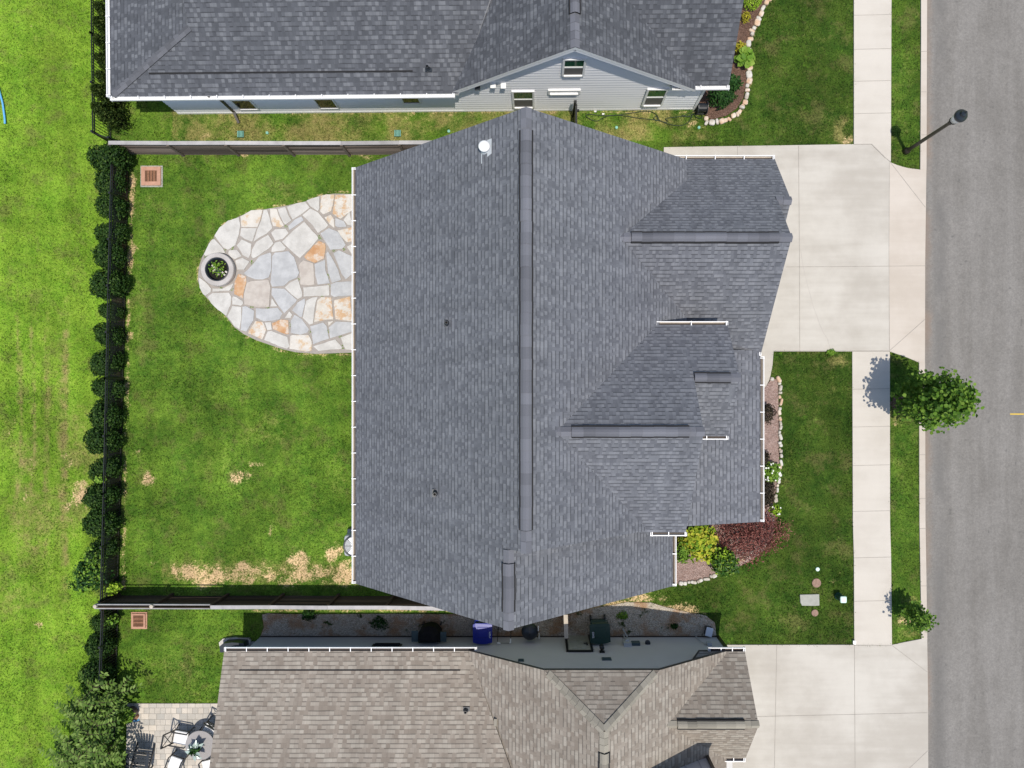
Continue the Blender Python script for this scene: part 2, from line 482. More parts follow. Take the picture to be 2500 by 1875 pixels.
def pavermat():
    t = NT('concrete_pavers')
    br = t.t.nodes.new('ShaderNodeTexBrick')
    mp = t.n('Mapping', Vector=t.pos(), Location=(.05, .03, 0))
    t.set(br.inputs['Vector'], mp)
    for k, v in (('Scale', 1.0), ('Mortar Size', .008), ('Mortar Smooth', .2), ('Bias', 0.0), ('Brick Width', .29), ('Row Height', .215)):
        br.inputs[k].default_value = v
    br.offset = .33; br.offset_frequency = 2; br.squash = .70; br.squash_frequency = 2
    t.set(br.inputs['Color1'], (.0, .0, .0)); t.set(br.inputs['Color2'], (1., 1., 1.)); t.set(br.inputs['Mortar'], (.5, .5, .5))
    w = t.n('SeparateColor', i0=br.outputs[0])
    col = t.mix(w, (.42,.40,.36), (.60,.54,.46))
    col = t.mix(br.outputs[1], col, (.27,.25,.22))
    n = t.noise(2.2, 4, .65)
    col = t.mul(col, t.math('MULTIPLY_ADD', n, .6, .68))
    t.bump(t.math('SUBTRACT', 1.0, br.outputs[1]), .5, .006)
    return t.out(col, .9, .2)
M['paver'] = pavermat()
def stonemat(name, a, b, c, stain=.0):
    t = NT(name)
    n1 = t.noise(2.3, 4, .6); n2 = t.noise(9, 4, .65); n3 = t.noise(45, 2, .7)
    col = t.mix(t.smap(n1, .35, .65), a, b)
    n4 = t.noise(3.4, 5, .68, vec=t.n('Mapping', Vector=t.pos(), Location=(3.1,5.2,0)))
    if stain: col = t.mix(t.math('MULTIPLY', t.smap(n4, .5-stain*.12, .66-stain*.12), .8), col, c)
    col = t.mul(col, t.math('MULTIPLY', t.math('MULTIPLY_ADD', n3, .16, .92), t.math('MULTIPLY_ADD', n2, .25, .875)))
    t.bump(n2, .4, .012)
    return t.out(col, .75, .3)
M['flag_white'] = stonemat('cream_flagstone', (.465,.450,.415), (.555,.540,.502), (.54,.42,.30), .0)
M['flag_grey'] = stonemat('blue_grey_flagstone', (.385,.390,.390), (.465,.470,.468), (.5,.45,.4))
M['flag_tan'] = stonemat('tan_flagstone', (.42,.375,.33), (.49,.45,.40), (.46,.33,.2), .0)
M['flag_stain'] = stonemat('stained_flagstone', (.53,.49,.42), (.60,.57,.51), (.50,.30,.14), .35)
M['flag_orange'] = stonemat('orange_flagstone', (.44,.235,.11), (.52,.34,.20), (.58,.53,.46), .15)
M['flag_cream'] = stonemat('stain_speckled_flagstone', (.52,.485,.43), (.60,.57,.51), (.52,.36,.20), .12)
M['mortar'] = plain('patio_mortar', (.33,.30,.27), .95, .1, var=.25, scale=12)
M['edge_cream'] = stonemat('cream_edging_stone', (.58,.48,.38), (.70,.62,.53), (.56,.36,.22), .6)
M['edge_pale'] = stonemat('pale_edging_stone', (.52,.49,.44), (.64,.62,.57), (.40,.35,.28), .5)
M['ring_stone'] = stonemat('fire_ring_block', (.40,.375,.35), (.47,.445,.42), (.3,.28,.26))
M['lawn'] = lawnmat('lawn_turf')
M['blade'] = lawnmat('grass_blades', True)
M['tree_leaf'] = leafmat('street_tree_leaves', (.040,.100,.009), (.090,.190,.016), (.200,.320,.045))
M['hedge_leaf'] = leafmat('hedge_leaves', (.009,.030,.005), (.024,.066,.009), (.070,.135,.022))
M['arbor_leaf'] = leafmat('arborvitae_leaves', (.018,.040,.006), (.040,.075,.012), (.085,.120,.024))
M['sumac_leaf'] = leafmat('compound_leaves', (.045,.10,.013), (.105,.185,.026), (.25,.36,.09))
M['lime_leaf'] = leafmat('lime_leaves', (.15,.28,.02), (.28,.45,.03), (.42,.58,.06))
M['gold_leaf'] = leafmat('golden_leaves', (.22,.21,.015), (.42,.40,.03), (.55,.46,.06))
M['yellow_green'] = leafmat('yellow_green_leaves', (.10,.24,.02), (.38,.46,.035), (.62,.55,.08))
M['hosta_leaf'] = leafmat('fresh_leaves', (.10,.22,.02), (.17,.32,.035), (.27,.40,.06))
M['laurel_leaf'] = leafmat('laurel_leaves', (.014,.055,.008), (.050,.130,.016), (.20,.30,.04), .4)
M['dark_leaf'] = leafmat('dark_shrub_leaves', (.010,.040,.008), (.022,.078,.012), (.045,.115,.022))
M['red_leaf'] = leafmat('red_maple_leaves', (.10,.033,.028), (.235,.080,.068), (.43,.20,.165))
M['brown_leaf'] = leafmat('dusky_grass_leaves', (.030,.028,.018), (.075,.062,.045), (.15,.125,.09), .8)
M['flower'] = plain('white_petals', (.80,.82,.74), .8, var=.05)
M['plate'] = plain('pale_green_glass', (.40,.50,.46), .25, .6, var=.1)
# ================================================================== SETTING: ground, lawn, pavements, road
SIDE_L = [(2084,-150),(2084,0),(2084,353),(2080,860),(2081.5,1275),(2084,1360),(2085,1573)]
SIDE_R = [(2175.5,-150),(2175.5,0),(2174,395),(2171.5,858),(2172,1275),(2174.5,1360),(2176.6,1573)]
DRIVE_MAIN = [(1620.5,360),(1760,357.5),(1900,355.5),(2084,352.5),(2127,352),(2161,386),(2172,395.5),(2170,620),(2170,858),(1888,858),(1885.5,892),
              (1879,925),(1870,943),(1858,954),(1800,958),(1660,958),(1620,500)]
APRON_MAIN = [(2172,396),(2190,403.5),(2215,410.5),(2246,414.5),(2261,415),(2258,640),(2257.5,900),(2243,885),(2215,873),(2171.5,858),(2170,620)]
DRIVE_LOW = [(1775,1574),(2176.5,1574),(2210,1567),(2249,1559.5),(2263,1559),(2265,1700),(2266,2050),(1775,2050)]
CURB_N = [(2247.5,-300),(2262.5,-300),(2262.5,0),(2261,415),(2246,415),(2248,100)]
CURB_S = [(2243,885),(2257.5,885),(2258.5,1275),(2260,1360),(2263,1560),(2249,1560),(2245.5,1350),(2244,1275)]
ROAD_W = [(2262.5,-900),(2262.5,0),(2261,415),(2257.5,890),(2258.5,1275),(2263,1560),(2266,2000),(2266,2900)]
BED_N = [(1868,-120),(1868,0),(1853,35),(1843,55),(1832,85),(1824,112),(1822,160),(1821,205),(1814,240),(1798,266),(1774,283),(1750,289),(1735,292),
         (1722,283),(1716,258),(1690,240),(1690,-120)]
BED_C = [(1883,923),(1899,928),(1899,955),(1900,1000),(1900,1066),(1901,1130),(1895,1187),(1887,1225),(1892,1260),(1885,1310),(1862,1345),(1835,1366),(1800,1385),
         (1746,1402),(1715,1414),(1680,1421),(1652,1424),(1600,1420),(1600,1250),(1790,1240),(1790,950),(1858,954),(1870,943)]
PATIO = [(905,474),(855,474),(817,473),(782,478),(747,492),(697,503),(643,512),(611,519),(586,528),(548,549),(526,574),(510,599),(494,628),(486,653),
         (484,685),(492,711),(504,726),(523,744),(551,771),(573,799),(596,816),(627,831),(659,842),(691,853),(722,860),(770,864),(858,861),(905,861)]
PAVER = [(311,1717),(640,1717),(640,2030),(306,2030)]
GRAVEL = [(645,1530),(640,1500),(655,1497),(700,1499),(800,1499),(960,1498),(1100,1499),(1250,1499),(1380,1502),(1430,1488),(1480,1480),(1530,1470),(1590,1471),(1625,1482),
          (1660,1490),(1690,1497),(1722,1502),(1745,1520),(1749,1560),(1749,1600),(640,1600),(634,1560)]

def hole(name, kind, mats, poly, z0, z1, **k):
    mb = MB(); mb.prism([tuple(W(u, v)[:2]) for u, v in poly], z0, z1, **k)
    return tag(mb.build(name, mats), kind=kind)

# pixel masks on the ground plane, 3 px cells
MS = 3.0; MU0, MV0 = -420.0, -330.0; MW, MH = 1110, 860
gu = MU0 + (np.arange(MW)+.5)*MS; gv = MV0 + (np.arange(MH)+.5)*MS
UU, VV = np.meshgrid(gu, gv)
def pmask(poly):
    m = np.zeros(UU.shape, bool)
    n = len(poly)
    for i in range(n):
        x1, y1 = poly[i]; x2, y2 = poly[(i+1) % n]
        if y1 == y2: continue
        c = ((y1 > VV) != (y2 > VV)) & (UU < (x2-x1)*(VV-y1)/(y2-y1)+x1)
        m ^= c
    return m
def vnoise(scale, seed, octs=4):
    out = np.zeros(UU.shape); amp = 1; tot = 0
    for o in range(octs):
        r = np.random.default_rng(seed+o)
        s = scale/(2**o)
        g = r.random((int(MH*MS/s)+3, int(MW*MS/s)+3))
        x = (UU-MU0)/s; y = (VV-MV0)/s
        xi = x.astype(int); yi = y.astype(int); fx = x-xi; fy = y-yi
        fx = fx*fx*(3-2*fx); fy = fy*fy*(3-2*fy)
        v = (g[yi,xi]*(1-fx)+g[yi,xi+1]*fx)*(1-fy)+(g[yi+1,xi]*(1-fx)+g[yi+1,xi+1]*fx)*fy
        out += amp*v; tot += amp; amp *= .55
    return out/tot
N1 = vnoise(160, 1); N2 = vnoise(60, 20); N3 = vnoise(420, 40); N4 = vnoise(24, 60, 3)
RX = vnoise(34, 71, 4); RY = vnoise(34, 81, 4)
wig = (N2-.5)*26 + (N4-.5)*10

hard = pmask(DRIVE_MAIN)|pmask(APRON_MAIN)|pmask(DRIVE_LOW)|pmask(SIDE_L+SIDE_R[::-1])|pmask(PATIO)|pmask(PAVER)|pmask(CURB_N)|pmask(CURB_S)|(UU > 2254)
beds = pmask(BED_N)|pmask(BED_C)|pmask(GRAVEL)
HOUSES = pmask([(870,420),(1640,420),(1640,920),(1600,1400),(870,1400)])|pmask([(390,-330),(1700,-330),(1700,262),(390,272)])|pmask([(610,1560),(1740,1560),(1740,2300),(610,2300)])

# field / front / back
field = 1.0/(1+np.exp((UU-268+ (VV>1480)*(-10) + wig*.4)/4.0))
front = 1.0/(1+np.exp(-(UU-1560+wig*2)/60.0))
front = np.where(VV < 345, 1.0/(1+np.exp(-(UU-1600+(VV-250)*-1.4+wig*3)/45.0)), front)
front = np.where(UU > 2150, .55+.45*(N1-.3), front)
front *= np.clip(1.18 - N1*.42, .6, 1)
front += np.where((UU < 1500), np.clip((N3-.42)*1.8, 0, .55), 0) * (field < .5)
front = np.clip(front, 0, 1)
dry = np.zeros(UU.shape); soil = np.zeros(UU.shape)
def blob(arr, u, v, ru, rv=None, s=1.0):
    rv = rv or ru
    w1 = np.clip(ru/22, .35, 1.6); w2 = np.clip(rv/22, .35, 1.6)
    d = np.sqrt(((UU-u+(RX-.5)*44*w1)/ru)**2 + ((VV-v+(RY-.5)*44*w2)/rv)**2)
    np.maximum(arr, s*np.clip(1.35-d*.72, 0, 1), out=arr)
# dry grass: the strip between the upper houses, pale streaks of the field, olive low yard, verge
dry = np.maximum(dry, .82*((VV > 262)&(VV < 345)&(UU > 420)&(UU < 1730))*np.clip(N2*1.7-.1, 0, 1))
dry = np.maximum(dry, field*np.clip((N1-.44)*2.1, 0, .62)*np.clip((VV-300)/700, .35, 1))
dry = np.maximum(dry, field*np.clip(.75-np.abs(UU-60-30*np.sin(VV/90))/150, 0, .7)*np.clip(((VV-600)/500), 0, 1)*(VV < 1500)*N2*1.35)
st1 = np.interp(UU + (N1-.5)*26, np.arange(-500, 3600, 17.0), np.random.default_rng(77).random(len(np.arange(-500, 3600, 17.0))))
streak = np.clip(st1*1.5-.45, 0, 1)*(N4*.9+.35)*np.clip((VV-250)/600, .12, 1)*np.clip(1.25-np.abs(VV-1050)/650, .25, 1)*np.clip((265-UU)/120, .25, 1)
dry = np.maximum(dry, field*np.clip(streak*1.25, 0, .95))
for u, v, ru, rv, s in [(440,1640,70,60,.45),(420,1590,80,50,.3),(480,1700,50,30,.4),(640,1060,70,45,.4),(520,1120,80,40,.35),(560,960,90,70,.25),(700,1060,40,60,.35),
    (380,1000,40,120,.25),(2035,960,40,30,.35),(1960,990,60,30,.35),(1950,1130,40,60,.25),(2040,878,22,16,.7),(2190,1010,18,30,.7),(2200,1110,30,60,.3),
    (2050,330,24,30,.8),(2010,300,60,50,.35),(1990,100,60,40,.3),(1940,280,90,40,.3),(2210,160,25,60,.3),(2205,290,25,60,.35),(2230,1470,14,14,.6),(2215,1540,30,14,.6),
    (830,1180,25,60,.4),(340,770,30,100,.35),(460,480,60,25,.3),(700,480,60,14,.5),(340,450,50,60,.3),(1560,1430,60,20,.4),(1700,1440,60,40,.3)]:
    blob(dry, u, v, ru, rv, s)
for u, v, r_, r2, s in [(466,1397,24,15,1),(498,1407,26,20,1),(530,1407,30,18,.95),(593,1388,24,14,.95),(609,1416,18,12,.8),(656,1410,12,12,1),(735,1375,22,22,1),(735,1404,26,16,1),
    (688,1420,22,12,.8),(783,1397,30,16,.8),(840,1412,30,26,1),(422,1394,8,10,.8),(435,1410,12,8,.7),(380,1375,6,8,.7),(317,817,9,7,.9),(364,1171,13,13,.95),(580,1166,24,14,.85),
    (630,1137,18,8,.6),(340,1103,8,6,.85),(674,853,7,7,.85),(658,1294,6,14,.7),(815,1352,16,14,.95),(830,1345,10,16,.8),(196,1176,14,10,.85),(200,1200,18,22,.95),(171,1234,12,10,.8),
    (196,1222,12,8,.8),(172,1132,9,10,.8),(209,1240,8,10,.7),(158,1112,8,8,.7),(93,1525,10,6,.8),(60,1210,10,30,.5),(30,1060,12,50,.45),(75,1140,10,40,.45),(80,63,4,4,.8),(134,350,3,9,.7),(235,365,5,8,.8),
    (2034,1417,8,8,.7),(1885,905,4,8,.5),(2066,342,9,9,.9),(592,375,14,7,.75),(865,374,22,6,.75),(895,385,20,10,.5),(332,608,6,7,.8),(2184,1273,5,5,.5),(2185,1030,9,9,.75),(2210,1512,16,10,.8),
    (500,327,20,6,.5),(545,308,14,5,.5),(1110,276,14,5,.7),(770,280,60,5,.45),(1000,285,60,10,.4),(1690,298,18,8,.7),(1720,305,10,5,.6),(480,278,40,4,.5),
    (1500,1478,45,12,.9),(1560,1462,40,14,.85),(1615,1462,20,8,.7),(1660,1488,40,9,.9),(1640,1494,60,8,.85),(1450,1487,30,8,.9),(1605,1450,16,7,.6),(1690,1497,18,7,.8)]:
    blob(soil, u, v, r_, r2, s)
# bare strips: along the iron fence, under the wooden fences, along walls and edging
fx = np.interp(VV, [385,925,1211,1440], [316,303,295,292])
soil = np.maximum(soil, np.clip(1.35-np.abs(UU-fx-8)/9, 0, 1)*((VV > 385)&(VV < 1440))*np.clip(N2*1.5-.02, 0, .95))
soil = np.maximum(soil, np.clip(1.25-np.abs(VV-1402+(RX-.5)*30)/30, 0, 1)*((UU > 425)&(UU < 880))*np.clip(N2*1.15+.02, 0, .72))
dry = np.maximum(dry, np.clip(1.3-np.abs(VV-1395)/45, 0, 1)*((UU > 390)&(UU < 880))*.6)
soil = np.maximum(soil, np.clip(1-np.abs(VV-274)/5, 0, 1)*.6*((UU > 420)&(UU < 1700)))
soil = np.maximum(soil, np.clip(1-np.abs(UU-2243)/5, 0, 1)*.75*((VV > 890)|(VV < 400))*N2*1.5)
soil = np.maximum(soil, np.clip(1-np.abs(UU-2085)/3.5, 0, 1)*.5)
soil = np.maximum(soil, np.clip(1-np.abs(VV-1572)/4, 0, 1)*.75*((UU > 1770)&(UU < 2085)))
soil = np.maximum(soil, np.clip(1-np.abs(VV-1491)/6, 0, 1)*((UU > 600)&(UU < 1400))*.9)
for ring, w in ((PATIO, 4.5),):
    m = pmask(ring); e = m.copy()
    for _ in range(2):
        e = e | np.roll(e,1,0)|np.roll(e,-1,0)|np.roll(e,1,1)|np.roll(e,-1,1)
    soil = np.maximum(soil, (e & ~m)*.62)
soil[(VV < 300) & (UU > 1400) & (UU < 2000) & pmask([(1900,0),(1880,0),(1850,60),(1840,110),(1836,200),(1830,250),(1800,285),(1740,308),(1720,310),(1700,300),(1760,300),(1815,262),(1826,200),(1830,100),(1860,20)])] = .6
# darker lush spots at the left of back yard are left to the material noise
dry = np.maximum(dry, np.clip(soil*.95, 0, .9)*(.55+.5*N2))
def samp(arr, x, y):
    u = CX + x*FPX/CAM_H; v = CY - y*FPX/CAM_H
    i = np.clip(((v-MV0)/MS).astype(int), 0, MH-1); j = np.clip(((u-MU0)/MS).astype(int), 0, MW-1)
    return arr[i, j]

# base terrain
g = MB(); g.add([(-160,-160,-.42),(160,-160,-.42),(160,160,-.42),(-160,160,-.42)], [(0,1,2,3)])
tag(g.build('ground', M['lawn']), kind='structure')
# lawn grid
xs = np.arange(-26.0, 14.56, .13); ys = np.arange(-19.0, 19.0, .13)
GX, GY = np.meshgrid(xs, ys)
hv = samp(vnoise(90, 90, 3), GX, GY)
GZ = (hv-.5)*.05 - .006
er = hard & np.roll(hard,3,0) & np.roll(hard,-3,0) & np.roll(hard,3,1) & np.roll(hard,-3,1)
hd = samp(hard, GX, GY); GZ = np.where(hd, -.03, GZ)
dele = samp(er, GX, GY)
ny, nx = GX.shape
idx = np.arange(ny*nx).reshape(ny, nx)
q = np.stack([idx[:-1,:-1], idx[:-1,1:], idx[1:,1:], idx[1:,:-1]], -1).reshape(-1, 4)
dq = (dele[:-1,:-1]&dele[:-1,1:]&dele[1:,1:]&dele[1:,:-1]).reshape(-1)
q = q[~dq]
def npmesh(name, verts, quads, mat, tint=None, size=4):
    me = bpy.data.meshes.new(name)
    me.vertices.add(len(verts)); me.vertices.foreach_set('co', np.ascontiguousarray(verts, np.float32).ravel())
    nq = len(quads); k = quads.shape[1]
    me.loops.add(nq*k); me.loops.foreach_set('vertex_index', np.ascontiguousarray(quads, np.int32).ravel())
    me.polygons.add(nq); me.polygons.foreach_set('loop_start', np.arange(0, nq*k, k, dtype=np.int32))
    me.update(calc_edges=True)
    if tint is not None:
        a = me.attributes.new('tint', 'FLOAT_COLOR', 'POINT')
        a.data.foreach_set('color', np.ascontiguousarray(tint, np.float32).ravel())
    me.materials.append(mat)
    o = bpy.data.objects.new(name, me); COL.objects.link(o)
    return o
def tints(x, y):
    return np.stack([samp(soil,x,y), samp(dry,x,y), samp(front,x,y), samp(field,x,y)], -1)
lawn = npmesh('lawn', np.stack([GX,GY,GZ],-1).reshape(-1,3), q, M['lawn'], tints(GX.ravel(), GY.ravel()))
tag(lawn, kind='structure')
# grass blades
def blades(name, sel, dens, h0, h1, seed):
    r = np.random.default_rng(seed)
    x0, y0, x1, y1 = -21.5, -15.2, 14.4, 15.9
    n = int((x1-x0)*(y1-y0)*dens)
    x = r.uniform(x0, x1, n); y = r.uniform(y0, y1, n)
    sv = samp(soil, x, y) + (samp(N4, x, y)-.5)*1.2+(samp(N2, x, y)-.5)*.8
    keep = samp(sel, x, y) & (r.random(n) > np.clip((sv-.35)*1.15, 0, .84))
    x, y = x[keep], y[keep]; n = len(x)
    a = r.uniform(0, 2*np.pi, n); h = r.uniform(h0, h1, n); lean = r.uniform(.3, 1.25, n); w = r.uniform(.008, .019, n)
    ca, sa = np.cos(a), np.sin(a)
    tip = np.stack([x+ca*h*lean, y+sa*h*lean, h*.85], -1)
    b1 = np.stack([x-sa*w, y+ca*w, np.zeros(n)-.01], -1); b2 = np.stack([x+sa*w, y-ca*w, np.zeros(n)-.01], -1)
    v = np.stack([b1, b2, tip], 1).reshape(-1, 3)
    t = np.repeat(tints(x, y), 3, 0)
    return tag(npmesh(name, v, np.arange(n*3).reshape(-1, 3), M['blade'], t), kind='stuff')
free = ~(hard|beds|HOUSES)
tag(blades('field_grass', free & (UU < 262), 300, .05, .10, 3), 'bright green mown meadow grass behind the black iron fence', 'grass')
tag(blades('back_lawn_grass', free & (UU >= 262) & (UU < 1500), 330, .045, .09, 4), 'mid green back yard grass with bare sandy patches', 'grass')
tag(blades('front_lawn_grass', free & (UU >= 1500), 360, .04, .08, 5), 'dark green front lawn grass beside the sidewalk', 'grass')

# pavements
SW_N = [(2084,-150),(2084,352.3),(2127,351.8),(2161,385.6),(2173,395.2),(2174,395),(2175.5,0),(2175.5,-150)]
SW_S = [(2080,858.4),(2081.5,1275),(2084,1360),(2085,1573.6),(2176.6,1573.6),(2174.5,1360),(2172,1275),(2171.5,858.4)]
side = MB()
for poly in (SW_N, SW_S): side.prism([tuple(W(u, v)[:2]) for u, v in poly], -.2, .034)
for v in (37,120,198,277,949,1041,1135,1247,1360,1466):
    a, b = W(np.interp(v,[p[1] for p in SIDE_L],[p[0] for p in SIDE_L])+.5, v+1.5), W(np.interp(v,[p[1] for p in SIDE_R],[p[0] for p in SIDE_R])-.5, v-.5)
    side.box(((a.x+b.x)/2, (a.y+b.y)/2, .0365), ((b-a).length, .016, .004), rz=math.atan2(b.y-a.y, b.x-a.x), mi=1)
tag(side.build('sidewalk', [M['sidewalk'], M['joint']]), kind='structure')
def joints(mb, lines, z, w=.018, mi=1):
    for pts in lines:
        for p, q in zip(pts[:-1], pts[1:]):
            a, b = W(*p), W(*q)
            mb.box(((a.x+b.x)/2, (a.y+b.y)/2, z), ((b-a).length+w*.6, w, .004), rz=math.atan2(b.y-a.y, b.x-a.x), mi=mi)
dm = MB(); dm.prism([tuple(W(u, v)[:2]) for u, v in DRIVE_MAIN], -.2, .026)
joints(dm, [[(1949,357),(1951,600),(1952,857)],[(1919,652),(2060,651)],[(2060,651),(2169,650)],[(1800,356.7),(1800,390)],[(2084,353.4),(2127,353)],[(2127,353.2),(2160.5,386.6)],[(1888,857),(2169,856.5)]], .0285)
joints(dm, [[(1954,610),(1960,650),(1970,692),(1984,745),(2001,793),(2011,815),(2020,828),(2027,856)]], .0285, .010, 2)
tag(dm.build('driveway', [M['concrete'], M['joint'], M['crack']]), kind='structure')
ap = MB(); ap.prism([tuple(W(u, v)[:2]) for u, v in APRON_MAIN], -.25, .022)
joints(ap, [[(2170.5,397),(2169.5,620),(2170.5,857)],[(2171,650),(2258,649)],[(2174,398),(2258,506)],[(2172.5,855),(2257,780)]], .0245)
tag(ap.build('driveway_apron', [M['curb'], M['joint']]), kind='structure')
dl = MB(); dl.prism([tuple(W(u, v)[:2]) for u, v in DRIVE_LOW], -.25, .022)
joints(dl, [[(1896,1575),(1893,1720),(1890,1880),(1888,2040)],[(2085.5,1575),(2087,1880),(2087,2040)],[(1840,1749),(2263,1739.5)],[(2178,1576),(2263,1640)],[(2213,1881),(2264,1832.5)],[(2086,1574.8),(2176,1575.2)]], .0245)
tag(dl.build('driveway', [M['concrete'], M['joint']]), kind='structure')
for nm, poly in (('curb', CURB_N), ('curb', CURB_S)):
    c = MB(); c.prism([tuple(W(u, v)[:2]) for u, v in poly], -.25, .03)
    joints(c, [[(2247.5,127),(2262,126)],[(2247,225),(2262,225)],[(2246,330),(2261,330)]] if poly is CURB_N else [[(2245,1110),(2258,1110)],[(2245,1217),(2258,1217)],[(2245,1290),(2259,1290)],[(2247.5,1430),(2260.5,1430)]], .0325)
    tag(c.build(nm, [M['curb'], M['joint']]), kind='structure')
rd = MB(); rp = [tuple(W(u, v)[:2]) for u, v in ROAD_W]
rd.prism([(x-.02, y) for x, y in rp] + [(23.5, -40), (23.5, 40)], -.4, -.10)
tag(rd.build('road', M['asphalt']), kind='structure')
mk = MB(); p = W(2466, 1011, -.1); mk.prism([(p.x, p.y-.022), (p.x+4.3, p.y-.030), (p.x+4.3, p.y+.022), (p.x, p.y+.024)], -.11, -.094)
tag(mk.build('road_marking', M['yellow_paint']), kind='structure')
hole('mulch_bed', 'structure', M['mulch_brown'], BED_N, -.1, .045)
hole('mulch_bed', 'structure', M['mulch_pink'], BED_C, -.1, .045)
hole('mulch_bed', 'structure', M['mulch_painted_shade'], [(313,386),(300,925),(294,1195),(288,1446),(284,1700),(262,1700),(258,1446),(262,1195),(268,925),(280,386)], -.1, .02)  # dark strip: the deep shade under the hedge put into the ground colour
hole('gravel_path', 'structure', M['gravel'], GRAVEL, -.1, .03)
hole('paver_patio', 'structure', M['paver'], PAVER, -.1, .03)
# ================================================================== HOUSES
def ray(u, v): return ((u-CX)/FPX, (CY-v)/FPX)
def ridge_cap(p, q, w, parent, matcap, z_off=.02, sag=.10, name='ridge_vent'):
    """raised shingle-over ridge vent from p to q (ridge line points)"""
    p, q = Vector(p), Vector(q); d = (q-p); L = d.length; d.normalize()
    a = Vector((-d.y, d.x, 0)).normalized()
    mb = MB()
    n = max(1, int(L/.30)); rr = random.Random(int(L*1000))
    prof = [(-w/2, -sag), (-w*.25, -sag*.32), (0, 0), (w*.25, -sag*.32), (w/2, -sag)]
    for i in range(n):
        s0, s1 = p + d*(L*i/n), p + d*(L*(i+1)/n - .001)
        lift = .055 + z_off + rr.uniform(0, .012)
        jx = rr.uniform(-.006, .006)
        v0 = [s0 + a*(x+jx) + Vector((0,0,z+lift)) for x, z in prof]; v1 = [s1 + a*(x+jx) + Vector((0,0,z+lift+.006)) for x, z in prof]
        mb.add(v0+v1, [(k, k+1, 6+k, 5+k) for k in range(4)], 0)
        # black vent slots under both edges and the end
        for side in (0, 4):
            e0, e1 = v0[side], v1[side]
            o_ = a*(.012 if side == 4 else -.012)
            mb.add([e0, e1, e1+o_-Vector((0,0,.11)), e0+o_-Vector((0,0,.11))], [(0,1,2,3)], 1)
            mb.add([e0-Vector((0,0,.02))+o_*3.4, e1-Vector((0,0,.02))+o_*3.4, e1+o_*3.4-Vector((0,0,.12)), e0+o_*3.4-Vector((0,0,.12))], [(0,1,2,3)], 1)
            mb.add([e0-Vector((0,0,.02)), e1-Vector((0,0,.02)), e1-Vector((0,0,.02))+o_*3.4, e0-Vector((0,0,.02))+o_*3.4], [(0,1,2,3)], 1)
        if i in (0, n-1):
            e = v0 if i == 0 else v1
            mb.add(e + [x-Vector((0,0,.12)) for x in e], [(k, k+1, 6+k, 5+k) for k in range(4)], 1)
    return mb.build(name, [matcap, M['slot']], parent)
def cap_strip(p, q, w, parent, mat, lift=.02, sag=.10, name='ridge_cap'):
    p, q = Vector(p), Vector(q); d = (q-p); L = d.length; d.normalize()
    a = Vector((-d.y, d.x, 0)).normalized(); mb = MB(); n = max(1, int(L/.21))
    for i in range(n):
        s0, s1 = p+d*(L*i/n), p+d*(L*(i+1)/n+.03)
        for sg in (-1, 1):
            v = [s0+Vector((0,0,lift+.014)), s1+Vector((0,0,lift)), s1+a*sg*w/2+Vector((0,0,lift-sag)), s0+a*sg*w/2+Vector((0,0,lift+.014-sag))]
            mb.add(v, [(0,1,2,3)] if sg < 0 else [(3,2,1,0)], 0)
            mb.add([v[0], v[3], v[3]-Vector((0,0,.03)), v[0]-Vector((0,0,.03))], [(0,1,2,3)], 1)
            mb.add([v[3], v[2], v[2]-Vector((0,0,.03)), v[3]-Vector((0,0,.03))], [(0,1,2,3)], 1)
    return mb.build(name, [mat, M['drip']], parent)
def gutter(p, q, out, parent, w=.125, floor='gutter_floor', step=.86, name='gutter', capend=True, silt=True):
    """open white trough; p,q on the roof edge, out = outward xy direction"""
    p, q = Vector(p), Vector(q); d = (q-p).normalized(); L = (q-p).length
    o = Vector((out[0], out[1], 0)).normalized(); mb = MB(); U = Vector((0,0,1))
    def strip(x0, z0, x1, z1, mi):
        mb.add([p+o*x0+U*z0, q+o*x0+U*z0, q+o*x1+U*z1, p+o*x1+U*z1], [(0,1,2,3)], mi)
    lip = .028
    strip(-.01, .0, -.01, -.13, 0); strip(-.01, -.125, w-.02, -.125, 0)
    strip(.0, -.085, w-lip, -.085, 1)
    if silt: strip(w*.55, -.078, w-lip, -.074, 2)
    strip(w-lip, .012, w-lip, -.085, 0); strip(w-lip, .012, w, .012, 0); strip(w, .012, w+.006, -.05, 0); strip(w+.006, -.05, w-.02, -.125, 0)
    n = max(2, int(L/step)+1)
    for i in range(n):
        t = .06 + (L-.12)*i/(n-1)
        c = p+d*t+o*(w/2-.005)
        mb.box((c.x, c.y, c.z+.016), (.030, w+.03, .008), rz=math.atan2(d.y, d.x), mi=0)
    if capend:
        for e, s in ((p, 1), (q, -1)):
            c = e+d*s*.012+o*(w/2)-U*.055
            mb.box(c, (.02, w+.012, .14), rz=math.atan2(d.y, d.x), mi=0)
    return mb.build(name, [M['white'], M[floor], M['gutter_cream']], parent)
def pipe_vent(x, y, z, h, r, parent, name='vent_pipe', tall=False):
    mb = MB()
    mb.lathe([(r*1.9, -.05), (r*1.75, .02), (r*1.15, .07), (r, .09), (r, h), (r*.72, h), (r*.72, h-.06)], (x, y, z), 16, 0, False)
    mb.lathe([(r*.74, h-.06), (.001, h-.06)], (x, y, z), 16, 1, False)
    mb.box((x+.02, y, z-.012), (r*4.6, r*4.2, .05), mi=0)
    return mb.build(name, [M['charcoal'], M['pit']], parent, smooth=False)
